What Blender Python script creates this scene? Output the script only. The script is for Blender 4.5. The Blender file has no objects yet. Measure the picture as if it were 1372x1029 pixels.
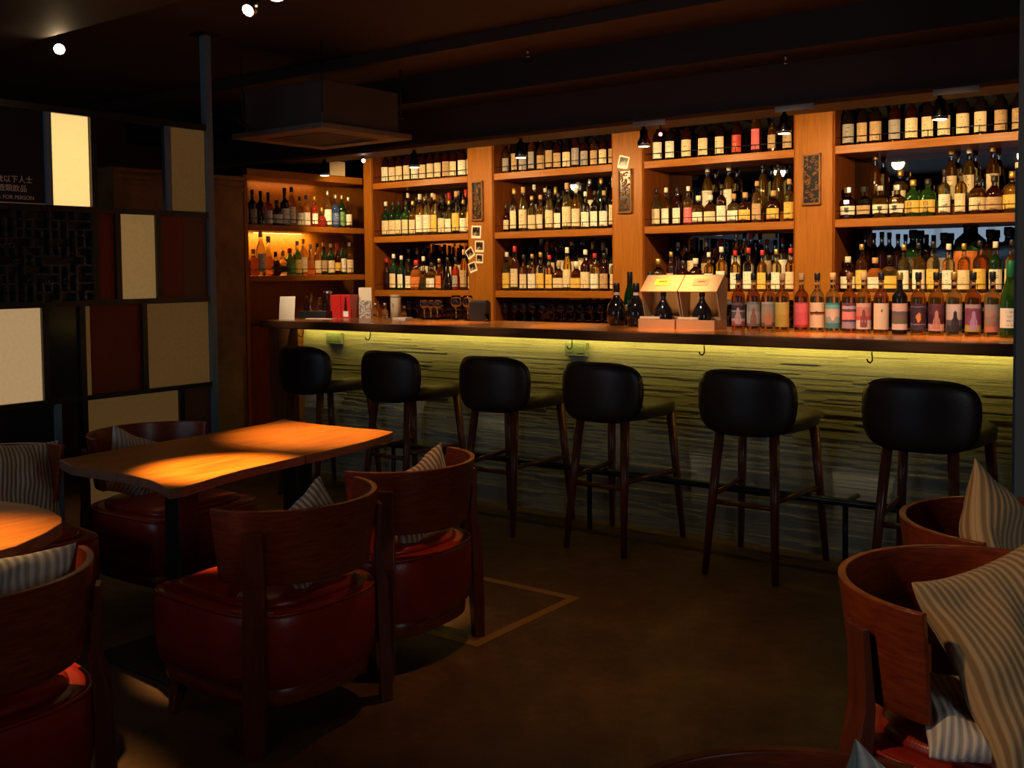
import bpy, bmesh, math, random
from mathutils import Vector, Matrix, noise

S = bpy.context.scene
C = S.collection
PI = math.pi
random.seed(7)

# ------------------------------------------------------------------ camera
F_PX, YAW, PITCH, ROLL, CY, EYE = 1383.4, .644440, .045149, -.010342, 424.17, 1.45
fw = Vector((-math.sin(YAW) * math.cos(PITCH), math.cos(YAW) * math.cos(PITCH), -math.sin(PITCH)))
rt = Vector((math.cos(YAW), math.sin(YAW), 0)); up = rt.cross(fw)
r2 = rt * math.cos(ROLL) + up * math.sin(ROLL)
u2 = -rt * math.sin(ROLL) + up * math.cos(ROLL)
cam_data = bpy.data.cameras.new('camera')
cam = bpy.data.objects.new('camera', cam_data); C.objects.link(cam)
cam.matrix_world = Matrix(((r2.x, u2.x, -fw.x, 0), (r2.y, u2.y, -fw.y, 0), (r2.z, u2.z, -fw.z, EYE), (0, 0, 0, 1)))
cam_data.sensor_width = 36; cam_data.lens = F_PX / 1372 * 36
cam_data.shift_y = (CY - 514.5) / 1372
cam_data.clip_start = .02
S.camera = cam

# ------------------------------------------------------------------ world, exposure, large lights
S.view_settings.view_transform = 'Standard'
S.view_settings.look = 'None'
S.view_settings.gamma = 1
S.view_settings.use_curve_mapping = False
S.view_settings.exposure = 0.1
W = bpy.data.worlds.new('world'); S.world = W; W.use_nodes = True
W.node_tree.nodes['Background'].inputs[0].default_value = (.35, .45, .6, 1)
W.node_tree.nodes['Background'].inputs[1].default_value = 0.0
S.cycles.use_denoising = True
S.cycles.max_bounces = 8
S.cycles.diffuse_bounces = 3
S.cycles.glossy_bounces = 4
S.cycles.transmission_bounces = 6
S.cycles.transparent_max_bounces = 8
S.cycles.sample_clamp_indirect = 3
S.cycles.caustics_reflective = False
S.cycles.caustics_refractive = False
S.cycles.blur_glossy = .5

def lamp(kind, loc, energy, col, rot=None, target=None, **kw):
    d = bpy.data.lights.new('light', kind); d.energy = energy; d.color = col
    for k, v in kw.items(): setattr(d, k, v)
    o = bpy.data.objects.new(kind.lower() + '_light', d); C.objects.link(o); o.location = loc
    if target is not None:
        o.rotation_euler = (Vector(target) - Vector(loc)).to_track_quat('-Z', 'Y').to_euler()
    elif rot: o.rotation_euler = rot
    return o

WARM = (1.0, .60, .26)
# daylight that comes in through the window in the wall behind the camera
lamp('AREA', (-3.9, -1.50, 1.65), 9, (.62, .80, 1.0), target=(-3.9, 3, 1.35), shape='RECTANGLE', size=2.6, size_y=1.3)
# added ambient fill from the right of the room, no doorway is built
lamp('AREA', (2.2, 0.8, 1.7), 12, (.86, .92, .95), target=(-1.0, 3.6, .7), shape='RECTANGLE', size=1.2, size_y=1.4)
# LED strip under the bar counter
lamp('AREA', (-3.28, 4.972, 1.06), 6.0, (1.0, .76, .12), rot=(math.radians(38), 0, 0), shape='RECTANGLE', size=4.7, size_y=.02)

# ------------------------------------------------------------------ materials
def mat(name, base=(.5, .5, .5), rough=.5, metal=0, **kw):
    m = bpy.data.materials.new(name); m.use_nodes = True
    b = m.node_tree.nodes['Principled BSDF']
    b.inputs['Base Color'].default_value = (*base, 1)
    b.inputs['Roughness'].default_value = rough
    b.inputs['Metallic'].default_value = metal
    for k, v in kw.items(): b.inputs[k].default_value = v
    return m
def nodes(m): return m.node_tree.nodes, m.node_tree.links, m.node_tree.nodes['Principled BSDF']
def nd(m, t, **kw):
    n = m.node_tree.nodes.new(t)
    for k, v in kw.items(): setattr(n, k, v)
    return n
def ramp(m, fac, stops, const=False):
    r = nd(m, 'ShaderNodeValToRGB'); cr = r.color_ramp
    if const: cr.interpolation = 'CONSTANT'
    cr.elements[0].position, cr.elements[0].color = stops[0][0], (*stops[0][1], 1)
    cr.elements[1].position, cr.elements[1].color = stops[-1][0], (*stops[-1][1], 1)
    for p, c in stops[1:-1]:
        e = cr.elements.new(p); e.color = (*c, 1)
    m.node_tree.links.new(fac, r.inputs[0]); return r.outputs[0]
def bump(m, h, strength=.2, dist=.01):
    b = nd(m, 'ShaderNodeBump'); b.inputs['Strength'].default_value = strength; b.inputs['Distance'].default_value = dist
    m.node_tree.links.new(h, b.inputs['Height'])
    m.node_tree.links.new(b.outputs[0], m.node_tree.nodes['Principled BSDF'].inputs['Normal'])
def coords(m, scale=(1, 1, 1), kind='Object'):
    t = nd(m, 'ShaderNodeTexCoord'); mp = nd(m, 'ShaderNodeMapping'); mp.inputs['Scale'].default_value = scale
    m.node_tree.links.new(t.outputs[kind], mp.inputs[0]); return mp.outputs[0]
def noise_tex(m, vec, scale=5, detail=4, rough=.55):
    n = nd(m, 'ShaderNodeTexNoise'); n.inputs['Scale'].default_value = scale
    n.inputs['Detail'].default_value = detail; n.inputs['Roughness'].default_value = rough
    m.node_tree.links.new(vec, n.inputs['Vector']); return n.outputs['Fac']

def wood(name, dark, light, rough=.4, stretch=(1, 14, 14), coat=.0, scale=4):
    m = mat(name, light, rough); N, L, B = nodes(m)
    f = noise_tex(m, coords(m, stretch), scale, 6, .6)
    L.new(ramp(m, f, [(.3, dark), (.5, tuple((a + b) / 2 for a, b in zip(dark, light))), (.72, light)]), B.inputs['Base Color'])
    bump(m, f, .12, .002); B.inputs['Specular IOR Level'].default_value = .3
    if coat: B.inputs['Coat Weight'].default_value = coat; B.inputs['Coat Roughness'].default_value = .25
    return m
M = {}
M['shelf_wood'] = wood('shelf_wood', (.23, .068, .005), (.38, .132, .010), .42)
M['pillar_wood'] = wood('pillar_wood', (.24, .076, .005), (.35, .124, .009), .45, (14, 14, 1))
M['inner_wood'] = wood('inner_wood', (.16, .04, .008), (.25, .07, .010), .85, (12, 12, 1))
M['inner_wood'].node_tree.nodes['Principled BSDF'].inputs['Specular IOR Level'].default_value = .05
M['matte_black'] = mat('matte_black', (.006, .005, .005), .95, 0, **{'Specular IOR Level': .05})
M['counter_wood'] = wood('counter_wood', (.26, .07, .010), (.44, .14, .020), .25, (1, 12, 12), coat=.5)
M['counter_edge'] = wood('counter_edge', (.10, .035, .014), (.2, .08, .03), .6, (1.2, 8, 14))
M['table_wood'] = wood('table_wood', (.28, .066, .005), (.48, .155, .012), .42, (16, 1.3, 16), coat=.1, scale=3)
M['table_edge'] = wood('table_edge', (.16, .07, .045), (.27, .13, .08), .45, (10, 1.5, 16), coat=.1)
M['chair_wood'] = wood('chair_wood', (.13, .018, .005), (.30, .052, .013), .33, (3, 3, 22), coat=.25, scale=5)
M['post_wood'] = wood('post_wood', (.09, .018, .007), (.16, .034, .012), .36, (14, 14, 1.2), coat=.2)
M['stool_wood'] = wood('stool_wood', (.10, .025, .012), (.19, .05, .022), .3, (14, 14, 1.2), coat=.3)
M['carved_wood'] = wood('carved_wood', (.13, .05, .014), (.28, .12, .035), .5, (3, 3, 8))
M['panel_wood'] = wood('panel_wood', (.17, .06, .02), (.3, .11, .035), .5, (12, 12, 1))
M['red_panel_wood'] = wood('red_panel_wood', (.09, .015, .008), (.16, .03, .014), .45, (10, 10, 1))
M['black_lacquer'] = mat('black_lacquer', (.010, .011, .014), .3)
M['dark_steel'] = mat('dark_steel', (.03, .032, .038), .36, .6)
M['blue_and_daylit_steel'] = mat('blue_and_daylit_steel', (.14, .22, .28), .4, .0)  # on the divider posts, bluish window daylight is put into the colour
M['black_metal'] = mat('black_metal', (.01, .009, .009), .4, .5)
M['chrome'] = mat('chrome', (.55, .55, .57), .18, 1)
M['black_plastic'] = mat('black_plastic', (.012, .012, .013), .4)
M['ac_grey'] = mat('ac_grey', (.20, .16, .14), .45)
M['ac_body'] = mat('ac_body', (.13, .10, .09), .5, .3)
M['plate_grey'] = mat('plate_grey', (.30, .36, .42), .45)
M['socket_green'] = mat('socket_green', (.24, .30, .20), .6)
def leather(name, base, rough, sc=180, st=.25):
    m = mat(name, base, rough); N, L, B = nodes(m)
    v = nd(m, 'ShaderNodeTexVoronoi'); v.inputs['Scale'].default_value = sc
    L.new(coords(m), v.inputs['Vector']); bump(m, v.outputs['Distance'], st, .0012)
    f = noise_tex(m, coords(m), 7, 3)
    L.new(ramp(m, f, [(.3, tuple(c * .72 for c in base)), (.7, base)]), B.inputs['Base Color'])
    return m
M['red_leather'] = leather('red_leather', (.34, .022, .010), .33)
M['black_leather'] = leather('black_leather', (.030, .014, .012), .4)
M['stool_seat'] = leather('stool_seat', (.05, .028, .014), .42)

# floor: dark polished concrete with brown staining
m = M['floor'] = mat('floor_concrete', (.06, .03, .02), .45); N, L, B = nodes(m)
f1 = noise_tex(m, coords(m), 1.1, 8, .62); f2 = noise_tex(m, coords(m), 9, 6, .7)
mx = nd(m, 'ShaderNodeMath', operation='MULTIPLY_ADD'); L.new(f2, mx.inputs[0]); mx.inputs[1].default_value = .45; L.new(f1, mx.inputs[2])
L.new(ramp(m, mx.outputs[0], [(.45, (.035, .018, .010)), (.70, (.085, .042, .020)), (.92, (.17, .09, .035))]), B.inputs['Base Color'])
L.new(ramp(m, mx.outputs[0], [(.45, (.62,) * 3), (.9, (.42,) * 3)]), B.inputs['Roughness']); bump(m, f2, .12, .004)
m = M['ceiling'] = mat('ceiling_paint', (.045, .028, .024), .7); N, L, B = nodes(m); bump(m, noise_tex(m, coords(m), 12, 4), .2, .005)
M['beam'] = mat('beam_paint', (.05, .026, .022), .6)
M['beam_dark'] = mat('beam_dark_paint', (.026, .017, .016), .6)
m = M['plaster'] = mat('textured_plaster', (.22, .12, .05), .8); N, L, B = nodes(m)
f = noise_tex(m, coords(m), 3.5, 7, .65); L.new(ramp(m, f, [(.3, (.14, .075, .03)), (.7, (.30, .17, .07))]), B.inputs['Base Color'])
bump(m, noise_tex(m, coords(m), 60, 4), .5, .006)
M['dark_wall'] = mat('dark_wall_paint', (.04, .03, .028), .8)
m = M['grey_wall'] = mat('grey_wall_plaster', (.30, .28, .25), .8); N, L, B = nodes(m); bump(m, noise_tex(m, coords(m), 30, 4), .2, .004)
m = M['red_wall'] = mat('red_wall_paint', (.16, .035, .02), .7); N, L, B = nodes(m); bump(m, noise_tex(m, coords(m), 20, 4), .2, .004)
# stacked stone
m = M['stone'] = mat('ledge_stone', (.5, .48, .38), .85); N, L, B = nodes(m)
f = noise_tex(m, coords(m, (9, 9, 60)), 4, 9, .75); g = noise_tex(m, coords(m, (1, 1, 2)), 2.2, 4)
ad = nd(m, 'ShaderNodeMath', operation='MULTIPLY'); L.new(f, ad.inputs[0]); L.new(g, ad.inputs[1])
L.new(ramp(m, ad.outputs[0], [(.12, (.36, .34, .27)), (.27, (.46, .44, .35)), (.42, (.56, .53, .43))]), B.inputs['Base Color'])
bump(m, f, .55, .005)
# mirror glass behind the bottles
M['mirror'] = mat('dark_mirror', (.28, .28, .30), .015, 1.0)

# divider panels; emission stands in for lamp light coming through from behind
def panel_mat(name, base, trans=.6, emit=0, ecol=None):
    m = bpy.data.materials.new(name); m.use_nodes = True; T = m.node_tree; T.nodes.clear()
    out = T.nodes.new('ShaderNodeOutputMaterial'); d = T.nodes.new('ShaderNodeBsdfDiffuse'); t = T.nodes.new('ShaderNodeBsdfTranslucent')
    mx = T.nodes.new('ShaderNodeMixShader'); mx.inputs[0].default_value = trans
    tc = T.nodes.new('ShaderNodeTexCoord'); n = T.nodes.new('ShaderNodeTexNoise'); n.inputs['Scale'].default_value = 55; n.inputs['Detail'].default_value = 5
    T.links.new(tc.outputs['Object'], n.inputs['Vector'])
    cr = T.nodes.new('ShaderNodeValToRGB'); cr.color_ramp.elements[0].position = .3; cr.color_ramp.elements[1].position = .7
    cr.color_ramp.elements[0].color = (*[c * .82 for c in base], 1); cr.color_ramp.elements[1].color = (*base, 1)
    T.links.new(n.outputs['Fac'], cr.inputs[0])
    T.links.new(cr.outputs[0], d.inputs[0]); T.links.new(cr.outputs[0], t.inputs[0])
    T.links.new(d.outputs[0], mx.inputs[1]); T.links.new(t.outputs[0], mx.inputs[2])
    last = mx.outputs[0]
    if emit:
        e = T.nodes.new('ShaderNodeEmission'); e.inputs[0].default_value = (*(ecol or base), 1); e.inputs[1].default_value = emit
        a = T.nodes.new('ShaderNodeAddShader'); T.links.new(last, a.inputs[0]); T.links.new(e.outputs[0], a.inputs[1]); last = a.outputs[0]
    T.links.new(last, out.inputs[0]); return m
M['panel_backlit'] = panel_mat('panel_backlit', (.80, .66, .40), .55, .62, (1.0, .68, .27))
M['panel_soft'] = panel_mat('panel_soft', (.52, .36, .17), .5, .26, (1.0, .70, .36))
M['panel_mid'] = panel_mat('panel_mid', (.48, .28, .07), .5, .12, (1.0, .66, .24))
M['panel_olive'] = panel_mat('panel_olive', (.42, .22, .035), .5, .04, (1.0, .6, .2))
M['panel_red'] = mat('panel_red', (.17, .010, .006), .45)
M['panel_brown'] = mat('panel_brown', (.13, .055, .025), .5)
M['clear_glass'] = mat('clear_glass', (.8, .85, .85), .02, 0, **{'Transmission Weight': 1.0, 'IOR': 1.1})
M['smoked_glass'] = mat('smoked_glass', (.02, .022, .025), .12)
M['sign_white'] = mat('sign_white', (.8, .72, .62), .6)

# bottle materials
def glass(name, col, trans=.85, rough=.04, ior=1.4):
    return mat(name, col, rough, 0, **{'Transmission Weight': trans, 'IOR': ior, 'Coat Weight': .3, 'Coat Roughness': .03})
G = {
    'clear': glass('bottle_clear', (.93, .92, .86), 1.0),
    'amber': glass('bottle_amber', (.68, .24, .035), .96),
    'dark amber': glass('bottle_dark_amber', (.06, .010, .003), .7),
    'pale gold': glass('bottle_pale_gold', (.93, .70, .26), .97),
    'gold': glass('bottle_gold', (.84, .44, .06), .96),
    'green': glass('bottle_green', (.10, .36, .06), .9),
    'dark green': glass('bottle_dark_green', (.012, .05, .015), .6),
    'black': mat('bottle_black', (.008, .006, .007), .08, 0, **{'Coat Weight': .5}),
    'brown': glass('bottle_brown', (.012, .006, .004), .4),
    'blue': glass('bottle_blue', (.06, .15, .5), .7),
    'red': glass('bottle_red', (.65, .05, .03), .7),
    'orange': glass('bottle_orange', (.9, .26, .05), .75),
}
CAP = {k: mat('cap_' + k, c, r, mt) for k, c, r, mt in [
    ('black', (.012, .01, .01), .35, 0), ('gold', (.7, .42, .12), .3, .8), ('cork', (.55, .32, .14), .7, 0),
    ('white', (.8, .74, .62), .45, 0), ('red', (.5, .02, .02), .4, 0), ('silver', (.6, .6, .6), .3, .9),
    ('blue', (.03, .06, .3), .4, 0), ('green', (.02, .2, .06), .4, 0), ('brown', (.16, .06, .02), .4, 0)]}
def label_mat(name, base, ink=(.08, .05, .04), dens=.5):
    """paper with rows of small print and a blot of an emblem"""
    m = mat(name, base, .6); N, L, B = nodes(m)
    uv = coords(m, (1, 1, 1), 'UV'); oi = nd(m, 'ShaderNodeObjectInfo')
    sep = nd(m, 'ShaderNodeSeparateXYZ'); L.new(uv, sep.inputs[0])
    def mth(op, a, b=None, c=None):
        n = nd(m, 'ShaderNodeMath', operation=op)
        for i, x in enumerate((a, b, c)):
            if x is None: continue
            if isinstance(x, (int, float)): n.inputs[i].default_value = x
            else: L.new(x, n.inputs[i])
        return n.outputs[0]
    row = mth('FRACT', mth('MULTIPLY', sep.outputs[1], 9.0))
    rowid = mth('FLOOR', mth('MULTIPLY', sep.outputs[1], 9.0))
    cmb = nd(m, 'ShaderNodeCombineXYZ'); L.new(mth('MULTIPLY', sep.outputs[0], 26), cmb.inputs[0])
    L.new(mth('MULTIPLY', rowid, 7.3), cmb.inputs[1]); L.new(mth('MULTIPLY', oi.outputs['Random'], 91), cmb.inputs[2])
    n1 = noise_tex(m, cmb.outputs[0], 1.0, 1)
    cmb2 = nd(m, 'ShaderNodeCombineXYZ'); L.new(mth('MULTIPLY', rowid, 3.1), cmb2.inputs[0]); L.new(mth('MULTIPLY', oi.outputs['Random'], 37), cmb2.inputs[1])
    n2 = noise_tex(m, cmb2.outputs[0], 1.7, 0)
    txt = mth('MULTIPLY', mth('GREATER_THAN', n1, .52), mth('LESS_THAN', row, .5))
    txt = mth('MULTIPLY', txt, mth('GREATER_THAN', n2, 1 - dens))
    cx = mth('ABSOLUTE', mth('SUBTRACT', sep.outputs[0], .5))
    txt = mth('MULTIPLY', txt, mth('LESS_THAN', cx, .17))
    mixn = nd(m, 'ShaderNodeMix', data_type='RGBA'); L.new(mth('MULTIPLY', txt, .75), mixn.inputs[0])
    mixn.inputs[6].default_value = (*base, 1); mixn.inputs[7].default_value = (*ink, 1)
    L.new(mixn.outputs[2], B.inputs['Base Color']); return m
LAB = {
    'cream': label_mat('label_cream', (.80, .64, .40)), 'white': label_mat('label_white', (.88, .82, .68)),
    'tan': label_mat('label_tan', (.50, .33, .17)), 'black': label_mat('label_black', (.02, .016, .015), (.6, .45, .2)),
    'yellow': label_mat('label_yellow', (.80, .52, .10)), 'orange': label_mat('label_orange', (.72, .20, .04)),
    'red': label_mat('label_red', (.50, .04, .025), (.8, .6, .4)), 'green': label_mat('label_green', (.10, .28, .09), (.8, .7, .4)),
    'grey': label_mat('label_grey', (.35, .32, .30)), 'blue': label_mat('label_blue', (.08, .14, .35), (.8, .7, .5)),
    'pink': label_mat('label_pink', (.78, .13, .16), (.8, .5, .4)),
}
def bands(name, stops):
    m = mat(name, (.5, .5, .5), .5); N, L, B = nodes(m)
    uv = coords(m, (1, 1, 1), 'UV'); sep = nd(m, 'ShaderNodeSeparateXYZ'); L.new(uv, sep.inputs[0])
    nz = noise_tex(m, uv, 7, 3); ad = nd(m, 'ShaderNodeMath', operation='MULTIPLY_ADD'); L.new(nz, ad.inputs[0]); ad.inputs[1].default_value = .10
    L.new(sep.outputs[1], ad.inputs[2]); sb = nd(m, 'ShaderNodeMath', operation='SUBTRACT'); L.new(ad.outputs[0], sb.inputs[0]); sb.inputs[1].default_value = .05
    L.new(ramp(m, sb.outputs[0], stops, True), B.inputs['Base Color']); return m

# ------------------------------------------------------------------ mesh helpers
def bm_new(): return bmesh.new()
def box(bm, x0, x1, y0, y1, z0, z1, mi=0, M4=None):
    P = [(x, y, z) for z in (z0, z1) for y in (y0, y1) for x in (x0, x1)]
    v = [bm.verts.new(M4 @ Vector(p) if M4 else p) for p in P]
    for q in ((0, 2, 3, 1), (4, 5, 7, 6), (0, 1, 5, 4), (2, 6, 7, 3), (0, 4, 6, 2), (1, 3, 7, 5)):
        f = bm.faces.new([v[i] for i in q]); f.material_index = mi
def tube(bm, pts, rad, n=10, cap=True):
    pts = [Vector(p) for p in pts]; rings = []
    rads = rad if isinstance(rad, (list, tuple)) else [rad] * len(pts)
    for i, p in enumerate(pts):
        t = (pts[min(i + 1, len(pts) - 1)] - pts[max(i - 1, 0)]).normalized()
        a = t.cross(Vector((0, 0, 1)))
        if a.length < .05: a = Vector((1, 0, 0))
        a.normalize(); b = t.cross(a).normalized()
        rings.append([bm.verts.new(p + (a * math.cos(2 * PI * k / n) + b * math.sin(2 * PI * k / n)) * rads[i]) for k in range(n)])
    for A, B in zip(rings, rings[1:]):
        for k in range(n):
            f = bm.faces.new((A[k], A[(k + 1) % n], B[(k + 1) % n], B[k])); f.smooth = True
    if cap: bm.faces.new(rings[0][::-1]); bm.faces.new(rings[-1])
def lathe(bm, prof, n=20, mis=None, flat=False, cx=0, cy=0):
    rings = []
    for r, z in prof:
        rings.append([bm.verts.new((cx + max(r, .0002) * math.cos(2 * PI * k / n), cy + max(r, .0002) * math.sin(2 * PI * k / n), z)) for k in range(n)])
    for i, (A, B) in enumerate(zip(rings, rings[1:])):
        for k in range(n):
            f = bm.faces.new((A[k], A[(k + 1) % n], B[(k + 1) % n], B[k])); f.smooth = not flat
            if mis: f.material_index = mis[i]
    bm.faces.new(rings[0][::-1]); f = bm.faces.new(rings[-1]); f.material_index = mis[-1] if mis else 0
def prism(bm, outline, z0, z1, mi_top=0, mi_side=0):
    a = [bm.verts.new((x, y, z0)) for x, y in outline]; b = [bm.verts.new((x, y, z1)) for x, y in outline]
    n = len(outline)
    for k in range(n):
        f = bm.faces.new((a[k], a[(k + 1) % n], b[(k + 1) % n], b[k])); f.material_index = mi_side
    f = bm.faces.new(b); f.material_index = mi_top; f = bm.faces.new(a[::-1]); f.material_index = mi_side
def mesh(name, bm, mats, bevel=0):
    bmesh.ops.recalc_face_normals(bm, faces=bm.faces[:])
    me = bpy.data.meshes.new(name); bm.to_mesh(me); bm.free()
    for x in (mats if isinstance(mats, (list, tuple)) else [mats]): me.materials.append(x)
    return me
def obj(name, bm, mats, parent=None, loc=(0, 0, 0), rot=(0, 0, 0), bevel=0, sub=0):
    o = bpy.data.objects.new(name, mesh(name, bm, mats)); C.objects.link(o)
    o.location = loc; o.rotation_euler = rot
    if parent: o.parent = parent
    if bevel:
        b = o.modifiers.new('bevel', 'BEVEL'); b.width = bevel; b.segments = 2; b.limit_method = 'ANGLE'; b.angle_limit = math.radians(40)
    if sub:
        s = o.modifiers.new('sub', 'SUBSURF'); s.levels = sub; s.render_levels = sub
    return o
def smooth(o):
    for p in o.data.polygons: p.use_smooth = True
    return o
def boxobj(name, b, m, parent=None, bevel=0, loc=(0, 0, 0), rot=(0, 0, 0)):
    bm = bm_new(); box(bm, *b); return obj(name, bm, m, parent, loc, rot, bevel)
def tag(o, label=None, cat=None, group=None, kind=None):
    if label: o['label'] = label
    if cat: o['category'] = cat
    if group: o['group'] = group
    if kind: o['kind'] = kind
    return o
def thing(name, label, cat, loc=(0, 0, 0), rz=0, group=None):
    o = bpy.data.objects.new(name, None); C.objects.link(o); o.location = loc; o.rotation_euler = (0, 0, rz)
    o.empty_display_size = .1
    return tag(o, label, cat, group)
def dup(root, loc, rz=0, label=None, group=None):
    r = root.copy(); C.objects.link(r); r.location = loc; r.rotation_euler = (0, 0, rz)
    if label: r['label'] = label
    if group: r['group'] = group
    for ch in list(root.children):
        c = ch.copy(); C.objects.link(c); c.parent = r
        for g in list(ch.children):
            d = g.copy(); C.objects.link(d); d.parent = c
    return r
def struct(name, b, m, bevel=0):
    return tag(boxobj(name, b, m, None, bevel), kind='structure')

# ------------------------------------------------------------------ room shell
struct('floor', (-8.2, 2.6, -1.8, 7.0, -.1, 0), M['floor'])
struct('ceiling', (-8.2, 2.6, -1.8, 7.0, 2.82, 2.92), M['ceiling'])
struct('wall_far', (-8.2, 2.6, 6.72, 6.95, 0, 2.82), M['dark_wall'])
struct('wall_left', (-8.2, -8.05, -1.8, 6.9, 0, 2.82), M['red_wall'])
struct('trim_1', (-8.0, 2.5, -1.5, 2.95, 2.705, 2.819), M['ceiling'])        # lower ceiling near the camera
struct('trim_2', (-8.0, 2.4, 5.5, 5.78, 2.325, 2.819), M['beam'])            # bulkhead above the bar
struct('trim_3', (-8.0, 2.4, 5.16, 5.498, 2.57, 2.819), M['beam_dark'])
struct('trim_4', (-8.0, 2.4, 4.7, 5.158, 2.75, 2.819), M['beam'])
struct('trim_5', (-8.0, 2.4, 5.475, 5.5, 2.322, 2.345), M['counter_edge'])
struct('trim_6', (-8.0, 2.4, 5.78, 6.72, 2.47, 2.819), M['matte_black'])
# wall stub beside the shelving, rough plaster with a moulding
struct('wall_stub', (-6.62, -6.29, 3.95, 5.02, 0, 2.17), M['plaster'])
for k in range(3): struct('trim_%d' % (7 + k), (-6.62, -6.275 + .008 * k, 3.94, 5.02, 2.06 + .04 * k, 2.085 + .04 * k), M['plaster'], .004)
# right end wall near the counter end, with its dark metal jamb
struct('wall_right', (-.835, -.55, 4.35, 6.72, 0, 2.82), M['grey_wall'])
struct('trim_10', (-.885, -.836, 4.56, 4.70, 0, 1.84), M['blue_and_daylit_steel'])
struct('wall_side', (2.45, 2.6, -1.8, 6.95, 0, 2.82), M['dark_wall'])
# back wall with the window
struct('wall_back_lower', (-8.2, 2.6, -1.8, -1.62, 0, .95), M['dark_wall'])
struct('wall_back_upper', (-8.2, 2.6, -1.8, -1.62, 2.35, 2.82), M['dark_wall'])
struct('wall_back_left', (-8.2, -5.3, -1.8, -1.62, .95, 2.35), M['dark_wall'])
struct('wall_back_right', (-2.5, 2.6, -1.8, -1.62, .95, 2.35), M['dark_wall'])
wn = bpy.data.materials.new('daylit_pane'); wn.use_nodes = True
wn.node_tree.nodes.clear(); o_ = wn.node_tree.nodes.new('ShaderNodeOutputMaterial'); e_ = wn.node_tree.nodes.new('ShaderNodeEmission')
e_.inputs[0].default_value = (.42, .66, .82, 1); e_.inputs[1].default_value = .35; wn.node_tree.links.new(e_.outputs[0], o_.inputs[0])
win = tag(thing('window_1', None, None), kind='structure')
for k in range(4):
    x = -5.25 + k * .69
    boxobj('pane', (x + .03, x + .66, -1.74, -1.73, .98, 2.32), wn, win)
bm = bm_new()
for k in range(5): box(bm, -5.3 + k * .69, -5.24 + k * .69, -1.76, -1.62, .95, 2.35)
box(bm, -5.3, -2.5, -1.76, -1.62, .95, .99); box(bm, -5.3, -2.5, -1.76, -1.62, 2.31, 2.35)
obj('window_frame', bm, M['dark_steel'], win)

# brass framed hatch in the floor
h = thing('floor_hatch', 'square hatch outlined by pale brass strips set in floor beside second red armchair', 'floor hatch', (-2.80, 3.44, 0))
bm = bm_new()
for b in ((-.38, .33, .285, .33), (-.38, .33, -.40, -.355), (.285, .33, -.355, .285), (-.38, -.335, -.355, .285)): box(bm, b[0], b[1], b[2], b[3], 0, .002)
obj('frame', bm, mat('worn_brass', (.30, .17, .05), .5, .2), h)
boxobj('hatch_panel', (-.334, .284, -.354, .284, 0, .001), M['floor'], h)

# ------------------------------------------------------------------ bar
bar = thing('bar_counter', 'long bar counter with wooden top and pale stacked stone front', 'bar counter', (-3.2, 5.1, 0))
random.seed(3)
bm = bm_new(); z = .0
while z < 1.06:
    hh = random.uniform(.006, .013); hh = min(hh, 1.065 - z); x = -5.66 - random.uniform(0, .3)
    while x < -.84:
        L_ = random.uniform(.12, .5); x1 = min(x + L_, -.84); d = random.uniform(0, .0028) + (.003 if random.random() < .06 else 0)
        if x1 > -5.66: box(bm, max(x, -5.66), x1, 5.03 - d, 5.08, z, z + hh - .0002)
        x = x1
    z += hh
def off(o, p):   # keep world coordinates for a part while it hangs on its thing
    o.location = (-p.location.x, -p.location.y, -p.location.z); return o
off(obj('stone_front', bm, M['stone'], bar), bar)
off(boxobj('mortar_backing', (-5.66, -.84, 5.08, 5.16, 0, 1.065), M['dark_wall'], bar), bar)
bm = bm_new(); box(bm, -5.72, -.84, 4.68, 5.34, 1.066, 1.12)
for f in bm.faces:
    f.material_index = 0 if f.calc_center_median().z > 1.11 else 1
off(obj('countertop', bm, [M['counter_wood'], M['counter_edge']], bar, bevel=.006), bar)
off(boxobj('end_panel', (-5.98, -5.662, 4.98, 5.16, 0, 1.065), M['panel_wood'], bar), bar)
off(boxobj('led_strip', (-5.6, -.9, 4.975, 4.99, 1.06, 1.066), mat('led', (1, .8, .2), .5, 0, **{'Emission Color': (1, .82, .2, 1), 'Emission Strength': 2.0}), bar), bar)
bm = bm_new(); tube(bm, [(-5.5, 4.83, .33), (-.9, 4.83, .33)], .019, 12)
rail = tag(obj('foot_rail', bm, M['dark_steel']), 'long dark steel foot rail running along the foot of the bar', 'foot rail')
for x in (-4.6, -3.1, -1.66):
    bm = bm_new(); tube(bm, [(x, 4.83, 0), (x, 4.83, .33)], .014, 10); tube(bm, [(x, 4.83, .33), (x, 5.01, .33)], .012, 8)
    obj('bracket', bm, M['dark_steel'], rail)
hook0 = None
for i, (x, w) in enumerate([(-5.40, 'first from the left, above leftmost stool'), (-4.76, 'second from the left'), (-3.19, 'third from the left'), (-2.38, 'fourth from the left'), (-1.53, 'fifth from left, above rightmost stool')]):
    bm = bm_new()
    tube(bm, [(0, 0, .0), (0, 0, -.02), (.004, -.006, -.035), (.006, -.012, -.05), (.0, -.02, -.06), (-.008, -.03, -.055), (-.012, -.034, -.042)], .0035, 8)
    o = obj('bag_hook', bm, M['black_metal'], None, (x, 4.80, 1.066)); tag(o, 'small black bag hook under counter edge, ' + w, 'hook', 'bag hooks under the counter')
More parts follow.
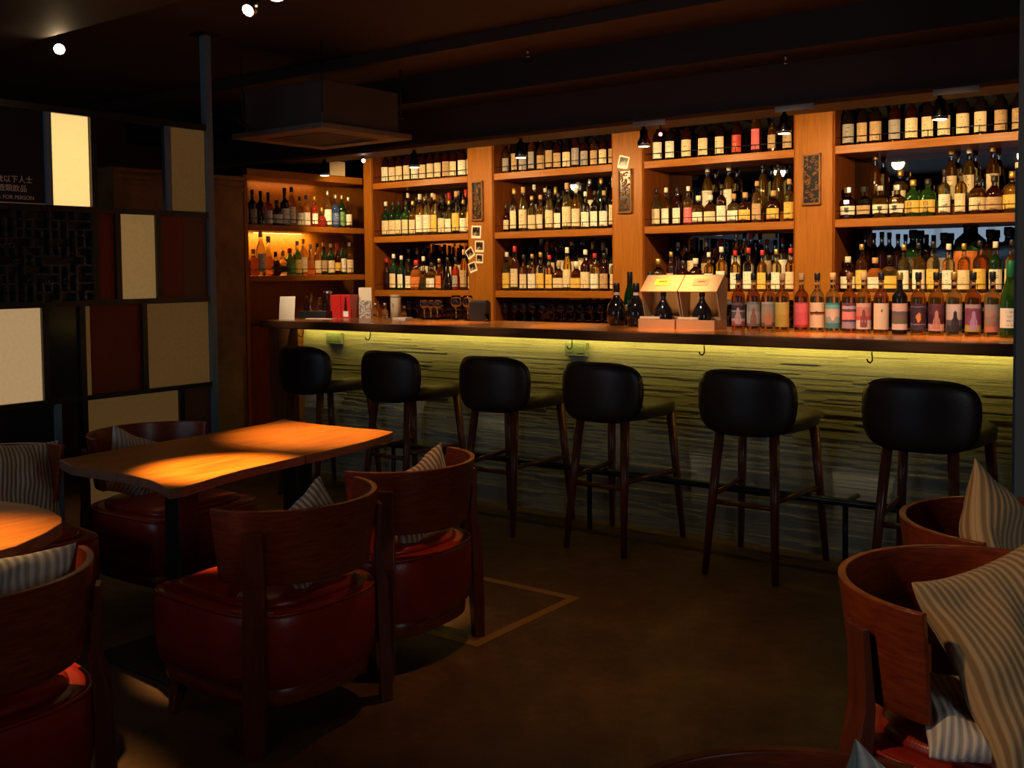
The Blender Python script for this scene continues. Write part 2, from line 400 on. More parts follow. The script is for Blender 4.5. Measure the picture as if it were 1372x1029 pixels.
for x, w in ((-5.32, 'leftmost stool'), (-3.30, 'fourth stool from the left')):
    t = thing('wall_socket', 'pale green socket plate on stone bar front above ' + w, 'socket', (x, 5.012, .985), 0, 'sockets on the bar front')
    bm = bm_new(); box(bm, -.075, .075, -.012, .018, -.04, .04); obj('plate', bm, M['socket_green'], t, bevel=.004)
    for sx in (-.036, .036):
        bm = bm_new(); box(bm, sx - .02, sx + .02, -.0145, -.012, -.02, .02); obj('outlet', bm, M['socket_green'], t, bevel=.002)

# ------------------------------------------------------------------ shelving
SH = (1.29, 1.74, 2.19)           # top surfaces of the shelves
BAYS = [(-6.20, -5.145, 'leftmost bay'), (-4.905, -3.825, 'second bay'), (-3.59, -2.49, 'third bay'), (-2.25, -.86, 'rightmost bay')]
Y0, Y1 = 6.30, 6.66
for x, w in ((-5.025, 'with polaroid photos, left of the second bay'), (-3.707, 'with one polaroid, between second and third bays'), (-2.37, 'widest, left of the rightmost bay')):
    hw = .12
    p = tag(boxobj('wooden_pillar', (-hw, hw, -.02, .38, 0, 2.46), M['pillar_wood'], None, .004, (x, 6.31, 0)), 'orange wooden pillar between shelves, ' + w, 'pillar', 'wooden pillars of the back bar')
tag(boxobj('corner_post', (-.045, .045, -.02, .38, 0, 2.46), M['pillar_wood'], None, .003, (-6.245, 6.31, 0)), 'narrow wooden corner post where side shelves meet the back bar', 'post')
for x0, x1, w in BAYS:
    t = thing('shelving_bay', 'wooden wall shelving filled with bottles over dark mirror, ' + w, 'shelving', ((x0 + x1) / 2, Y0, 0), 0, 'shelving bays of the back bar')
    hw = (x1 - x0) / 2
    boxobj('mirror', (-hw, hw, Y1 - Y0 + .0, Y1 - Y0 + .01, 1.0, 2.465), M['mirror'], t)
    for sx in (-1, 1):
        boxobj('side_panel', (sx * hw - (.0 if sx < 0 else .012), sx * hw + (.012 if sx < 0 else 0), 0.0, .36, 1.04, 2.465), M['inner_wood'], t)
    for i, z in enumerate(SH):
        s = boxobj('shelf', (-hw + .012, hw - .012, 0, .36, z - .05, z), M['shelf_wood'], t, .003)
        bm = bm_new()
        tube(bm, [(-hw + .012, .012, z + .05), (hw - .012, .012, z + .05)], .003, 6)
        n = int(2 * hw / .135)
        for k in range(1, n): tube(bm, [(-hw + 2 * hw * k / n, .012, z), (-hw + 2 * hw * k / n, .012, z + .05)], .0025, 6)
        obj('guard_rail', bm, M['black_metal'], s)
        if i < 2: boxobj('step', (-hw + .013, hw - .013, .215, .355, z, z + (.075 if i else .085)), M['inner_wood'], s)
    boxobj('base_cabinet', (-hw, hw, .0, .36, 0, 1.04), M['inner_wood'], t)
# side unit, facing the room at right angles to the back bar
su = thing('shelving_bay', 'wooden side shelving at right angles to the back bar, left end', 'shelving', (-6.29, 5.68, 0), 0, 'shelving bays of the back bar')
boxobj('back_panel', (-.36, -.345, -.62, .99, 0, 2.24), M['shelf_wood'], su)
for y in (-.65, ): boxobj('side_panel', (-.36, 0, y - .0, y + .035, 0, 2.24), M['pillar_wood'], su, .003)
for z, th in ((1.425, .045), (1.815, .045)):
    s = boxobj('shelf', (-.345, 0, -.61, .61, z - th, z), M['shelf_wood'], su, .003)
    bm = bm_new(); tube(bm, [(-.012, -.61, z + .05), (-.012, .6, z + .05)], .003, 6)
    for k in range(1, 9): tube(bm, [(-.012, -.61 + 1.21 * k / 9, z), (-.012, -.61 + 1.21 * k / 9, z + .05)], .0025, 6)
    obj('guard_rail', bm, M['black_metal'], s)
boxobj('top_board', (-.36, .0, -.65, .6, 2.185, 2.24), M['shelf_wood'], su, .003)
boxobj('base_cabinet', (-.345, 0, -.61, .6, 0, 1.04), M['inner_wood'], su)
boxobj('light_strip', (-.335, -.325, -.30, .20, 1.764, 1.77), mat('led_warm', (1, .7, .3), .5, 0, **{'Emission Color': (1, .62, .16, 1), 'Emission Strength': 1.5}), su)
lamp('AREA', (-6.56, 5.62, 1.76), 4.5, (1, .62, .16), rot=(0, math.radians(25), 0), shape='RECTANGLE', size=.06, size_y=.7)
lamp('AREA', (-6.58, 5.7, 2.17), .5, (1, .5, .16), rot=(0, math.radians(25), 0), shape='RECTANGLE', size=.06, size_y=.7)

# carved plaques and polaroids on the pillars
def plaque(x, z, w, seed, hw=.056, hh=.155):
    random.seed(seed)
    t = thing('carved_plaque', 'carved openwork wooden plaque hung on pillar ' + w, 'wall plaque', (x, 6.288, z), 0, 'carved plaques on the pillars')
    bm = bm_new()
    for b in ((-hw, hw, hh - .014, hh), (-hw, hw, -hh, -hh + .014), (-hw, -hw + .011, -hh, hh), (hw - .011, hw, -hh, hh)): box(bm, b[0], b[1], -.016, 0, b[2], b[3])
    obj('frame', bm, M['carved_wood'], t, bevel=.002)
    boxobj('backing', (-hw + .01, hw - .01, -.004, -.0005, -hh + .012, hh - .012), M['black_lacquer'], t)
    bm = bm_new()
    for k in range(34):
        cx, cz = random.uniform(-hw + .02, hw - .02), -hh + .025 + (2 * hh - .05) * k / 33
        r = random.uniform(.007, .013); a0 = random.uniform(0, 6.28)
        tube(bm, [(cx + r * math.cos(a0 + q * .9), -.008, cz + r * math.sin(a0 + q * .9) * (1 - q * .08)) for q in range(6)], .0040, 6)
    obj('carving', bm, M['carved_wood'], t)
plaque(-5.045, 1.988, 'above the five polaroids', 1)
plaque(-3.72, 1.992, 'just below the single polaroid', 2)
plaque(-2.38, 1.994, 'beside the rightmost bay', 5, .06, .16)
pol_white = mat('polaroid_card', (.80, .74, .64), .4)
def polaroid(x, z, rz, s, w, seed):
    t = thing('polaroid_photo', 'small white bordered instant photo on pillar, ' + w, 'photo', (x, 6.289, z), 0, 'instant photos on the pillars')
    bm = bm_new(); box(bm, -s, s, -.002, 0, -s * 1.05, s * 1.05); c = obj('card', bm, pol_white, t, rot=(0, rz, 0))
    m = mat('snapshot_%d' % seed, (.05, .04, .03), .2); N, L, B = nodes(m)
    f = noise_tex(m, coords(m), 22 + seed, 1); L.new(ramp(m, f, [(.45, (.012, .010, .010)), (.55, (.07, .04, .025)), (.66, (.35, .26, .2))]), B.inputs['Base Color'])
    bm = bm_new(); box(bm, -s * .78, s * .78, -.0026, -.002, -s * .62, s * .8); obj('picture', bm, m, c)
polaroid(-5.065, 1.748, .05, .047, 'topmost of the five', 1)
polaroid(-5.035, 1.635, .03, .043, 'second from top, right of the tilted one', 2)
polaroid(-5.130, 1.585, -.55, .038, 'tilted, leftmost in the group of five', 3)
polaroid(-5.035, 1.540, .04, .034, 'fourth down, small and straight', 4)
polaroid(-5.105, 1.475, -.3, .037, 'lowest of the five', 5)
polaroid(-3.735, 2.195, .25, .042, 'alone above the carved plaque', 6)

# ------------------------------------------------------------------ bottles
PROF = {   # radius, z   (last entries = lip) ; cap: (r, z0, z1); label: (z0, z1)
 'standard': dict(p=[(.030, 0), (.0365, .004), (.037, .01), (.037, .175), (.0355, .188), (.028, .203), (.018, .214), (.0135, .225), (.0125, .25), (.0130, .285), (.0145, .286), (.0145, .292)], cap=(.0150, .268, .305), lab=(.022, .140), fill=7),
 'tall': dict(p=[(.029, 0), (.035, .004), (.0355, .01), (.0355, .20), (.030, .225), (.018, .26), (.0125, .28), (.0125, .325), (.014, .326), (.014, .332)], cap=(.0155, .30, .345), lab=(.03, .17), fill=5),
 'squat': dict(p=[(.040, 0), (.046, .004), (.047, .01), (.048, .12), (.043, .142), (.026, .158), (.0155, .168), (.0145, .20), (.016, .201), (.016, .207)], cap=(.019, .19, .228), lab=(.025, .10), fill=5),
 'decanter': dict(p=[(.040, 0), (.047, .006), (.044, .012), (.050, .10), (.045, .125), (.022, .138), (.018, .145), (.018, .165), (.021, .166), (.021, .17)], cap=(.024, .171, .205), lab=(.03, .085), fill=4, n=10, flat=True),
 'round': dict(p=[(.036, 0), (.048, .008), (.056, .04), (.057, .075), (.050, .11), (.032, .14), (.018, .16), (.0145, .18), (.014, .215), (.016, .216), (.016, .222)], cap=(.0175, .185, .235), lab=(.03, .09), fill=5),
 'wine': dict(p=[(.032, 0), (.038, .005), (.0385, .012), (.038, .14), (.033, .18), (.021, .215), (.0155, .24), (.0140, .27), (.0140, .30), (.0155, .301), (.0155, .308)], cap=(.0162, .245, .312), lab=(.04, .12), fill=5),
 'slim': dict(p=[(.024, 0), (.029, .004), (.030, .01), (.030, .15), (.026, .17), (.015, .19), (.0115, .205), (.0115, .25), (.013, .251), (.013, .256)], cap=(.0145, .235, .268), lab=(.03, .12), fill=5),
 'cone': dict(p=[(.044, 0), (.052, .005), (.051, .012), (.040, .08), (.026, .14), (.0145, .185), (.0125, .21), (.0125, .27), (.0145, .271), (.0145, .277)], cap=(.016, .255, .295), lab=None, fill=4),
}
for d in PROF.values():
    n = d.get('n', 20); bm = bm_new(); k = len(d['p']) - 1
    lathe(bm, d['p'], n, [0 if i < d['fill'] else 1 for i in range(k + 1)], d.get('flat', False))
    d['mesh'] = mesh('bottle', bm, [G['amber'], G['clear']])
    r, z0, z1 = d['cap']; bm = bm_new()
    lathe(bm, [(r * .95, z0), (r, z0 + .002), (r, z1 - .003), (r * .85, z1)], n if n > 12 else 8, flat=d.get('flat', False))
    d['capmesh'] = mesh('cap', bm, [CAP['black']])
    d['labs'] = {}
def label_mesh(kind, z0, z1, arc=2.45, extra=.0007):
    d = PROF[kind]; key = (round(z0, 4), round(z1, 4), arc, extra)
    if key in d['labs']: return d['labs'][key]
    def rad(z):
        for (ra, za), (rb, zb) in zip(d['p'], d['p'][1:]):
            if za <= z <= zb: return ra + (rb - ra) * (z - za) / max(zb - za, 1e-6)
        return .037
    bm = bm_new(); uvl = bm.loops.layers.uv.new('UVMap'); n = 14; rows = []
    for i in range(2):
        for e in (extra, extra + .0006)[:1]:
            z = (z0, z1)[i]; r = rad(z) + e
            rows.append([bm.verts.new((r * math.sin(arc * (k / n - .5)), -r * math.cos(arc * (k / n - .5)), z)) for k in range(n + 1)])
    for k in range(n):
        f = bm.faces.new((rows[0][k], rows[0][k + 1], rows[1][k + 1], rows[1][k])); f.smooth = True
        for l, (u, v) in zip(f.loops, ((k / n, 0), ((k + 1) / n, 0), ((k + 1) / n, 1), (k / n, 1))): l[uvl].uv = (u, v)
    me = bpy.data.meshes.new('label'); bm.to_mesh(me); bm.free(); me.materials.append(LAB['cream'])
    d['labs'][key] = me; return me
NUM = ['first', 'second', 'third', 'fourth', 'fifth', 'sixth', 'seventh', 'eighth', 'ninth', 'tenth', 'eleventh', 'twelfth', 'thirteenth', 'fourteenth', 'fifteenth', 'sixteenth', 'seventeenth', 'eighteenth']
def slotmat(o, i, m):
    o.material_slots[i].link = 'OBJECT'; o.material_slots[i].material = m
def bottle(kind, liquid, top, cap, lab, loc, rz, sc=1.0, label='', group=None, labspec=None, labmat=None, sz=None):
    d = PROF[kind]
    o = bpy.data.objects.new('bottle', d['mesh']); C.objects.link(o); o.location = loc; o.rotation_euler = (0, 0, rz); o.scale = (sc, sc, sc * (sz or 1))
    slotmat(o, 0, G[liquid]); slotmat(o, 1, G[top])
    c = bpy.data.objects.new('cap', d['capmesh']); C.objects.link(c); c.parent = o; slotmat(c, 0, CAP[cap])
    ls = labspec or d['lab']
    if (lab or labmat) and ls:
        l = bpy.data.objects.new('label', label_mesh(kind, *ls)); C.objects.link(l); l.parent = o; slotmat(l, 0, labmat or LAB[lab])
    tag(o, label, 'bottle', group); return o
COLW = {'clear': 'clear', 'pale gold': 'pale gold', 'dark amber': 'dark amber', 'dark green': 'dark green'}
def row(xs, y, z, style, where, group, axis='x', seed=1, face=0, mk=None):
    """style: function(i, n) -> (kind, liquid, top, cap, label colour, scale)"""
    random.seed(seed); n = len(xs)
    for i, x in enumerate(xs):
        kind, liq, top, cap, lab, sc = style(i, n)
        jit = random.uniform(-.006, .006)
        loc = (x, y + jit, z) if axis == 'x' else (y + jit, x, z)
        what = '%s %s bottle%s' % (liq, {'standard': '', 'squat': 'squat', 'decanter': 'faceted', 'round': 'round', 'tall': 'tall', 'wine': 'wine', 'slim': 'slim', 'cone': 'conical'}[kind], (' with %s label' % lab) if lab and PROF[kind]['lab'] else '')
        what = what.replace('  ', ' ')
        bottle(kind, liq, top, cap, lab, loc, face + random.uniform(-.3, .3), sc, '%s, %s from left, %s' % (what, NUM[i], where), group)
def lin(a, b, n): return [a + (b - a) * i / (n - 1) for i in range(n)]
rc = random.choice
def st_dark(i, n): return ('standard', 'dark amber', 'brown', rc(['black', 'black', 'brown']), rc(['cream', 'cream', 'cream', 'tan', 'white']), random.uniform(.92, .99))
def st_dark2(i, n): return ('tall' if random.random() < .3 else 'standard', rc(['dark amber', 'brown', 'amber']), 'brown', 'black', rc(['cream', 'tan', 'grey', 'cream']), random.uniform(.84, .92))
def st_mix(i, n): return (rc(['standard', 'standard', 'tall', 'squat', 'standard']), rc(['pale gold', 'gold', 'amber', 'amber', 'clear', 'dark amber']), 'clear', rc(['black', 'gold', 'white', 'red', 'cork']), rc(['cream', 'white', 'white', 'cream', 'yellow', 'tan']), random.uniform(.86, 1.0))
def st_light(i, n): return (rc(['standard', 'tall', 'standard']), rc(['pale gold', 'gold', 'clear', 'pale gold']), 'clear', rc(['white', 'gold', 'cork', 'black']), rc(['cream', 'white', 'white', 'yellow', 'cream']), random.uniform(.88, 1.02))
def st_back(i, n): return (rc(['tall', 'standard', 'wine']), rc(['dark amber', 'dark green', 'amber', 'pale gold', 'brown']), rc(['clear', 'brown']), rc(['black', 'gold', 'white', 'red', 'silver']), rc(['cream', 'white', 'tan', None]), random.uniform(.84, .96))
def st_b1mid(i, n):
    if i < 4: return ('standard', 'dark green' if i < 3 else 'green', 'dark green' if i < 3 else 'green', 'black' if i else 'white', 'cream', .98)
    return st_light(i, n)
def st_b1low(i, n):
    L_ = [('slim', 'dark amber', 'brown', 'red', None, 1), ('standard', 'dark green', 'dark green', 'white', 'cream', 1), ('standard', 'dark green', 'dark green', 'white', 'white', .95), ('standard', 'brown', 'brown', 'black', 'white', .85),
          ('squat', 'orange', 'clear', 'red', 'orange', 1.1), ('cone', 'pale gold', 'clear', 'white', None, .95), ('squat', 'pale gold', 'clear', 'black', 'white', 1.0), ('standard', 'amber', 'clear', 'gold', 'orange', .85), ('cone', 'black', 'black', 'black', None, .9), ('slim', 'red', 'clear', 'black', 'grey', 1), ('tall', 'amber', 'clear', 'cork', 'tan', .95), ('standard', 'brown', 'brown', 'black', 'cream', .8)]
    return L_[i % len(L_)]
YF, YB = 6.395, 6.585
row(lin(-6.13, -5.20, 12), YF, SH[2], st_dark, 'top shelf, leftmost bay', 'top shelf bottles', seed=11)
row(lin(-4.84, -3.885, 13), YF, SH[2], st_dark2, 'top shelf, second bay', 'top shelf bottles', seed=12)
row(lin(-6.13, -5.20, 13), YF, SH[1], st_b1mid, 'front row, middle shelf, leftmost bay', 'middle shelf bottles', seed=13)
row(lin(-6.05, -5.22, 10), YB, SH[1] + .075, st_back, 'back row, middle shelf, leftmost bay', 'middle shelf bottles', seed=14)
row(lin(-6.14, -5.20, 12), YF, SH[0], st_b1low, 'front row, low shelf, leftmost bay', 'low shelf bottles', seed=15)
row(lin(-6.05, -5.22, 10), YB, SH[0] + .085, st_back, 'back row, low shelf, leftmost bay', 'low shelf bottles', seed=16)
row(lin(-4.85, -3.88, 13), YF, SH[1], lambda i, n: ('slim', 'dark amber', 'clear', 'black', 'cream', .8) if i == 0 else (('standard', 'brown', 'brown', 'black', 'white', .92) if i in (6, 10) else st_light(i, n)), 'front row, middle shelf, second bay', 'middle shelf bottles', seed=17)
row(lin(-4.72, -3.90, 9), YB, SH[1] + .075, st_back, 'back row, middle shelf, second bay', 'middle shelf bottles', seed=18)
row(lin(-4.85, -3.88, 13), YF, SH[0], st_mix, 'front row, low shelf, second bay', 'low shelf bottles', seed=29)
row(lin(-4.75, -3.90, 10), YB, SH[0] + .085, st_back, 'back row, low shelf, second bay', 'low shelf bottles', seed=20)
B3T = [-3.52, -3.424, -3.298, -3.175, -3.049, -2.925, -2.794, -2.686, -2.575]
def st_b3t(i, n):
    k = [('standard', 'brown', 'brown', 'black', 'white'), ('standard', 'brown', 'brown', 'black', 'white'), ('standard', 'dark amber', 'brown', 'black', 'cream'), ('standard', 'brown', 'brown', 'white', 'cream'), ('standard', 'brown', 'brown', 'gold', 'cream'), ('standard', 'dark amber', 'brown', 'black', 'red'), ('tall', 'amber', 'brown', 'black', 'pink'), ('slim', 'amber', 'clear', 'black', 'tan'), ('standard', 'brown', 'brown', 'black', 'tan')][i]
    return (*k, .95)
row(B3T, YF, SH[2], st_b3t, 'top shelf, third bay', 'top shelf bottles', seed=21)
B3M = [-3.535, -3.46, -3.375, -3.29, -3.21, -3.125, -3.04, -2.955, -2.873, -2.789, -2.676, -2.57]
def st_b3m(i, n):
    if i < 8: return (('standard', 'squat')[i in (4, 5, 7)], rc(['amber', 'pale gold', 'dark amber', 'gold']), 'clear', rc(['black', 'cork', 'white']), 'pink' if i == 3 else rc(['cream', 'white']), .88)
    return (rc(['squat', 'standard']), rc(['amber', 'dark amber', 'gold']), 'clear', 'cork', rc(['cream', 'tan', 'yellow']), .9)
row(B3M, YF, SH[1], st_b3m, 'front row, middle shelf, third bay', 'middle shelf bottles', seed=22)
row([-3.24, -3.08, -2.83, -2.72], YB, SH[1] + .075, lambda i, n: ('tall', 'gold', 'clear', 'white' if i < 2 else 'black', 'white' if i < 2 else None, 1.0), 'back row, middle shelf, third bay', 'middle shelf bottles', seed=23)
row(lin(-3.52, -2.56, 11), YF, SH[0], st_mix, 'front row, low shelf, third bay', 'low shelf bottles', seed=24)
row(lin(-3.47, -2.58, 9), YB, SH[0] + .085, st_back, 'back row, low shelf, third bay', 'low shelf bottles', seed=25)
B4T = [-2.19, -2.10, -2.02, -1.906, -1.81, -1.716, -1.628, -1.524, -1.423, -1.32, -1.225]
row(B4T, YF, SH[2], lambda i, n: ('standard', 'brown' if i not in (3, 4) else 'dark amber', 'brown', 'black', 'cream' if 3 < i < 9 else rc(['white', 'tan', 'grey']), .97), 'top shelf, rightmost bay', 'top shelf bottles', seed=26)
B4M = [-2.19, -2.09, -1.99, -1.89, -1.80, -1.715, -1.62, -1.53, -1.44, -1.35, -1.255]
def st_b4m(i, n):
    if i < 4: return ('decanter', ['dark amber', 'black', 'gold', 'gold'][i], 'clear', 'silver' if i != 1 else 'black', 'white' if i != 1 else 'tan', .97)
    if i < 6: return ('squat', 'green', 'green', 'black' if i == 5 else 'gold', 'yellow', .98)
    return [('standard', 'pale gold', 'clear', 'black', 'white', .9), ('standard', 'gold', 'clear', 'black', 'cream', .9), ('squat', 'amber', 'clear', 'black', 'cream', .98), ('squat', 'dark amber', 'clear', 'black', 'tan', .96), ('squat', 'gold', 'clear', 'gold', 'yellow', 1.05)][i - 6]
row(B4M, YF, SH[1], st_b4m, 'front row, middle shelf, rightmost bay', 'middle shelf bottles', seed=27, )
row([-2.08, -1.93, -1.63, -1.53, -1.40, -1.26], YB, SH[1] + .075, lambda i, n: (('tall', 'squat')[i in (1, 5)], 'gold' if i % 2 else 'amber', 'clear', 'white' if i in (3, 5) else 'gold', 'cream' if i else None, 1.0), 'back row, middle shelf, rightmost bay', 'middle shelf bottles', seed=28)
def st_b4l(i, n): return (rc(['standard', 'standard', 'squat']), ['dark amber', 'amber', 'orange', 'pale gold', 'pale gold', 'gold', 'pale gold', 'pale gold', 'gold', 'amber', 'dark green', 'amber', 'dark amber'][i % 13], 'clear', rc(['white', 'cork', 'white', 'gold', 'black']), rc(['white', 'cream', 'cream', 'yellow']), random.uniform(.93, 1.0))
row(lin(-2.19, -1.17, 13), YF, SH[0], st_b4l, 'front row, low shelf, rightmost bay', 'low shelf bottles', seed=30)
def st_b4b(i, n): return [('standard', 'dark amber', 'clear', 'black', None, .95), ('standard', 'dark amber', 'clear', 'black', None, .95), ('standard', 'dark amber', 'clear', 'black', None, .9), ('squat', 'green', 'green', 'black', 'black', 1.3), ('wine', 'brown', 'brown', 'black', None, .85), ('squat', 'blue', 'black', 'black', 'grey', 1.2), ('squat', 'green', 'dark green', 'black', 'orange', 1.6), ('squat', 'gold', 'dark green', 'black', None, 1.25), ('squat', 'blue', 'blue', 'black', None, 1.3), ('standard', 'amber', 'clear', 'black', 'white', 1.0), ('squat', 'brown', 'brown', 'black', 'grey', 1.2)][i]
row([-2.14, -2.04, -1.94, -1.85, -1.77, -1.67, -1.535, -1.41, -1.31, -1.21, -1.10], YB, SH[0] + .085, st_b4b, 'back row, low shelf, rightmost bay', 'low shelf bottles', seed=31)
# side unit rows (labels face the room, local -Y turned to +X)
def st_s1(i, n): return [('standard', 'dark amber', 'clear', 'black', 'tan', .9), ('standard', 'black', 'black', 'black', 'grey', .9), ('standard', 'dark amber', 'brown', 'black', None, .88), ('standard', 'amber', 'brown', 'black', 'white', .86), ('squat', 'dark amber', 'brown', 'black', 'white', .9), ('standard', 'black', 'black', 'black', 'white', 1.0), ('tall', 'pale gold', 'clear', 'black', 'white', .92), ('standard', 'pale gold', 'clear', 'green', 'white', .8), ('standard', 'orange', 'clear', 'blue', 'white', .85), ('slim', 'red', 'clear', 'gold', 'white', .95), ('round', 'red', 'clear', 'gold', None, .7), ('tall', 'pale gold', 'clear', 'silver', 'white', .9), ('slim', 'blue', 'clear', 'silver', 'blue', 1.05), ('tall', 'dark green', 'dark green', 'gold', 'green', .82), ('slim', 'clear', 'clear', 'silver', 'white', 1.0)][i]
row(lin(5.12, 6.22, 15), -6.40, 1.815, st_s1, 'upper row of the side shelving', 'side shelf bottles', axis='y', seed=32, face=PI / 2 - .3)
def st_s2(i, n): return [('squat', 'dark amber', 'clear', 'gold', 'red', .8), ('squat', 'amber', 'clear', 'gold', None, .9), ('tall', 'clear', 'clear', 'white', 'white', 1.0), ('cone', 'gold', 'clear', 'white', None, 1.05), ('round', 'dark amber', 'clear', 'black', None, .8), ('round', 'clear', 'clear', 'gold', 'white', .85), ('squat', 'green', 'green', 'red', 'green', .95), ('standard', 'green', 'clear', 'white', 'yellow', .9), ('tall', 'pale gold', 'clear', 'gold', 'cream', .85), ('cone', 'orange', 'clear', 'white', None, .85), ('standard', 'gold', 'clear', 'black', 'cream', .85), ('slim', 'dark green', 'dark green', 'gold', 'tan', 1), ('standard', 'dark green', 'dark green', 'white', 'cream', .85), ('wine', 'dark amber', 'brown', 'red', 'yellow', .85), ('tall', 'dark green', 'dark green', 'black', 'white', .8), ('standard', 'gold', 'clear', 'white', 'cream', .9)][i]
row(lin(5.12, 6.22, 16), -6.40, 1.425, st_s2, 'lower row of the side shelving', 'side shelf bottles', axis='y', seed=33, face=PI / 2 - .3)

# counter bottles: independent bottlings, each with its own printed label
CB = [(-2.344, 'amber', 'black', 'dark label above red and white band', [(0, (.45, .06, .05)), (.18, (.5, .4, .36)), (.30, (.12, .09, .09)), (.58, (.45, .36, .33)), (.64, (.03, .03, .04)), (.85, (.2, .06, .06)), (.95, (.03, .03, .04))], 'figure:.55,.3,.28'),
 (-2.259, 'amber', 'black', 'grey label with pale brown figures', [(0, (.16, .13, .12)), (.1, (.42, .36, .30)), (.6, (.30, .26, .22)), (.9, (.20, .17, .15))], 'figure:.30,.10,.06'),
 (-2.176, 'gold', 'black', 'brown label with two painted figures', [(0, (.25, .1, .05)), (.15, (.55, .26, .13)), (.45, (.42, .32, .22)), (.8, (.34, .29, .22)), (.92, (.5, .4, .3))], 'figure:.6,.2,.1'),
 (-2.094, 'gold', 'cork', 'plain golden yellow label', [(0, (.62, .38, .06)), (.5, (.70, .45, .09)), (.95, (.75, .5, .12))], None),
 (-1.998, 'amber', 'cork', 'solid raspberry pink label', [(0, (.45, .03, .05)), (.1, (.72, .10, .13)), (.6, (.80, .13, .16)), (.93, (.6, .06, .09))], None),
 (-1.915, 'pale gold', 'black', 'cream label crossed by a dark mountain', [(0, (.78, .52, .34)), (.5, (.40, .16, .09)), (.55, (.08, .03, .02)), (.63, (.76, .52, .34)), (.95, (.78, .54, .36))], 'mountain:.08,.03,.02'),
 (-1.831, 'pale gold', 'cork', 'teal label with a pale wave shape', [(0, (.05, .20, .22)), (.2, (.25, .33, .30)), (.45, (.62, .42, .32)), (.75, (.15, .38, .38)), (.92, (.03, .20, .22))], 'blob:.72,.46,.34'),
 (-1.748, 'amber', 'brown', 'mauve label with a broad pink stripe', [(0, (.30, .2, .26)), (.26, (.05, .03, .06)), (.34, (.75, .20, .17)), (.66, (.08, .05, .07)), (.76, (.48, .28, .3)), (.88, (.10, .04, .06))], None),
 (-1.673, 'gold', 'cork', 'red picture label above white text panel', [(0, (.66, .46, .38)), (.34, (.45, .07, .05)), (.5, (.50, .16, .12)), (.85, (.55, .3, .24))], 'figure:.20,.05,.05'),
 (-1.590, 'amber', 'black', 'tall plain cream label with tiny dark emblem', [(0, (.70, .46, .29)), (.5, (.72, .48, .30)), (.95, (.70, .46, .30))], 'emblem:.05,.04,.04'),
 (-1.504, 'brown', 'gold', 'landscape label between pink bands', [(0, (.78, .5, .40)), (.22, (.16, .13, .06)), (.42, (.22, .10, .08)), (.56, (.12, .11, .13)), (.70, (.74, .38, .27))], None),
 (-1.417, 'gold', 'black', 'dark plum label with small orange mark', [(0, (.06, .03, .05)), (.2, (.28, .18, .2)), (.24, (.05, .02, .04)), (.86, (.2, .12, .13)), (.9, (.05, .02, .04))], 'blob:.70,.24,.05'),
 (-1.334, 'gold', 'black', 'dark maroon portrait label over pink band', [(0, (.66, .36, .32)), (.25, (.06, .015, .03)), (.6, (.10, .03, .05)), (.93, (.12, .04, .05))], 'figure:.45,.20,.18'),
 (-1.251, 'pale gold', 'gold', 'pale lilac label with black robed figure', [(0, (.03, .03, .05)), (.22, (.09, .09, .12)), (.42, (.50, .42, .44)), (.7, (.55, .45, .46))], 'figure:.02,.02,.04'),
 (-1.168, 'amber', 'black', 'purple figure label with yellow green foot', [(0, (.40, .34, .06)), (.24, (.22, .05, .12)), (.6, (.18, .05, .10)), (.85, (.35, .26, .3))], 'figure:.36,.24,.44'),
 (-1.088, 'pale gold', 'black', 'blurred grey and salmon painted label', [(0, (.50, .16, .10)), (.2, (.26, .17, .14)), (.55, (.34, .22, .20)), (.85, (.26, .24, .22))], 'blob:.28,.16,.14')]
def curved_patch(r, pts, extra=.0016):
    bm = bm_new(); vs = [bm.verts.new(((r + extra) * math.sin(a), -(r + extra) * math.cos(a), z)) for a, z in pts]
    c = bm.verts.new(((r + extra) * math.sin(sum(p[0] for p in pts) / len(pts)), -(r + extra) * math.cos(sum(p[0] for p in pts) / len(pts)), sum(p[1] for p in pts) / len(pts)))
    for k in range(len(vs)): bm.faces.new((c, vs[k], vs[(k + 1) % len(vs)]))
    return bm
random.seed(5)
for i, (x, liq, cap, txt, stops, deco) in enumerate(CB):
    lm = bands('label_print_%d' % i, stops)
    o = bottle('standard', liq, 'clear' if liq != 'brown' else 'brown', cap, None, (x, 5.13 + random.uniform(-.01, .01), 1.12), random.uniform(-.06, .06) + .35, .98,
               'counter bottle with ' + txt, 'row of bottles on the bar counter', (.022, .152, 2.5), lm)
    l = o.children[-1]
    if deco:
        kd, c = deco.split(':'); col = tuple(float(v) for v in c.split(','))
        mm = mat('deco_%d' % i, col, .5)
        if kd == 'figure': pts = [(-.46, .032), (-.15, .030), (.15, .030), (.46, .032), (.46, .055), (.40, .075), (.24, .088), (.21, .100), (.18, .114), (.0, .122), (-.18, .114), (-.21, .100), (-.24, .088), (-.40, .075), (-.46, .055)]
        elif kd == 'mountain': pts = [(-.85, .088), (.85, .088), (.45, .096), (.2, .104), (.0, .108), (-.2, .105), (-.45, .097)]
        elif kd == 'emblem': pts = [(.16 * math.cos(a * .7) * (1 if a % 2 else .45), .115 + .011 * math.sin(a * .7) * (1 if a % 2 else .5)) for a in range(9)]
        else: pts = [(.36 * math.cos(a * .628) * (1 if a % 2 else .7), .085 + .026 * math.sin(a * .628) * (1 if a % 3 else .7)) for a in range(10)]
        obj('printed_figure' if kd == 'figure' else 'printed_motif', curved_patch(.037, pts), mm, l)
o = bottle('wine', 'green', 'green', 'green', 'white', (-1.005, 5.10, 1.12), .2, 1.12, 'green bottle with tall white label at right end of counter row', 'row of bottles on the bar counter')
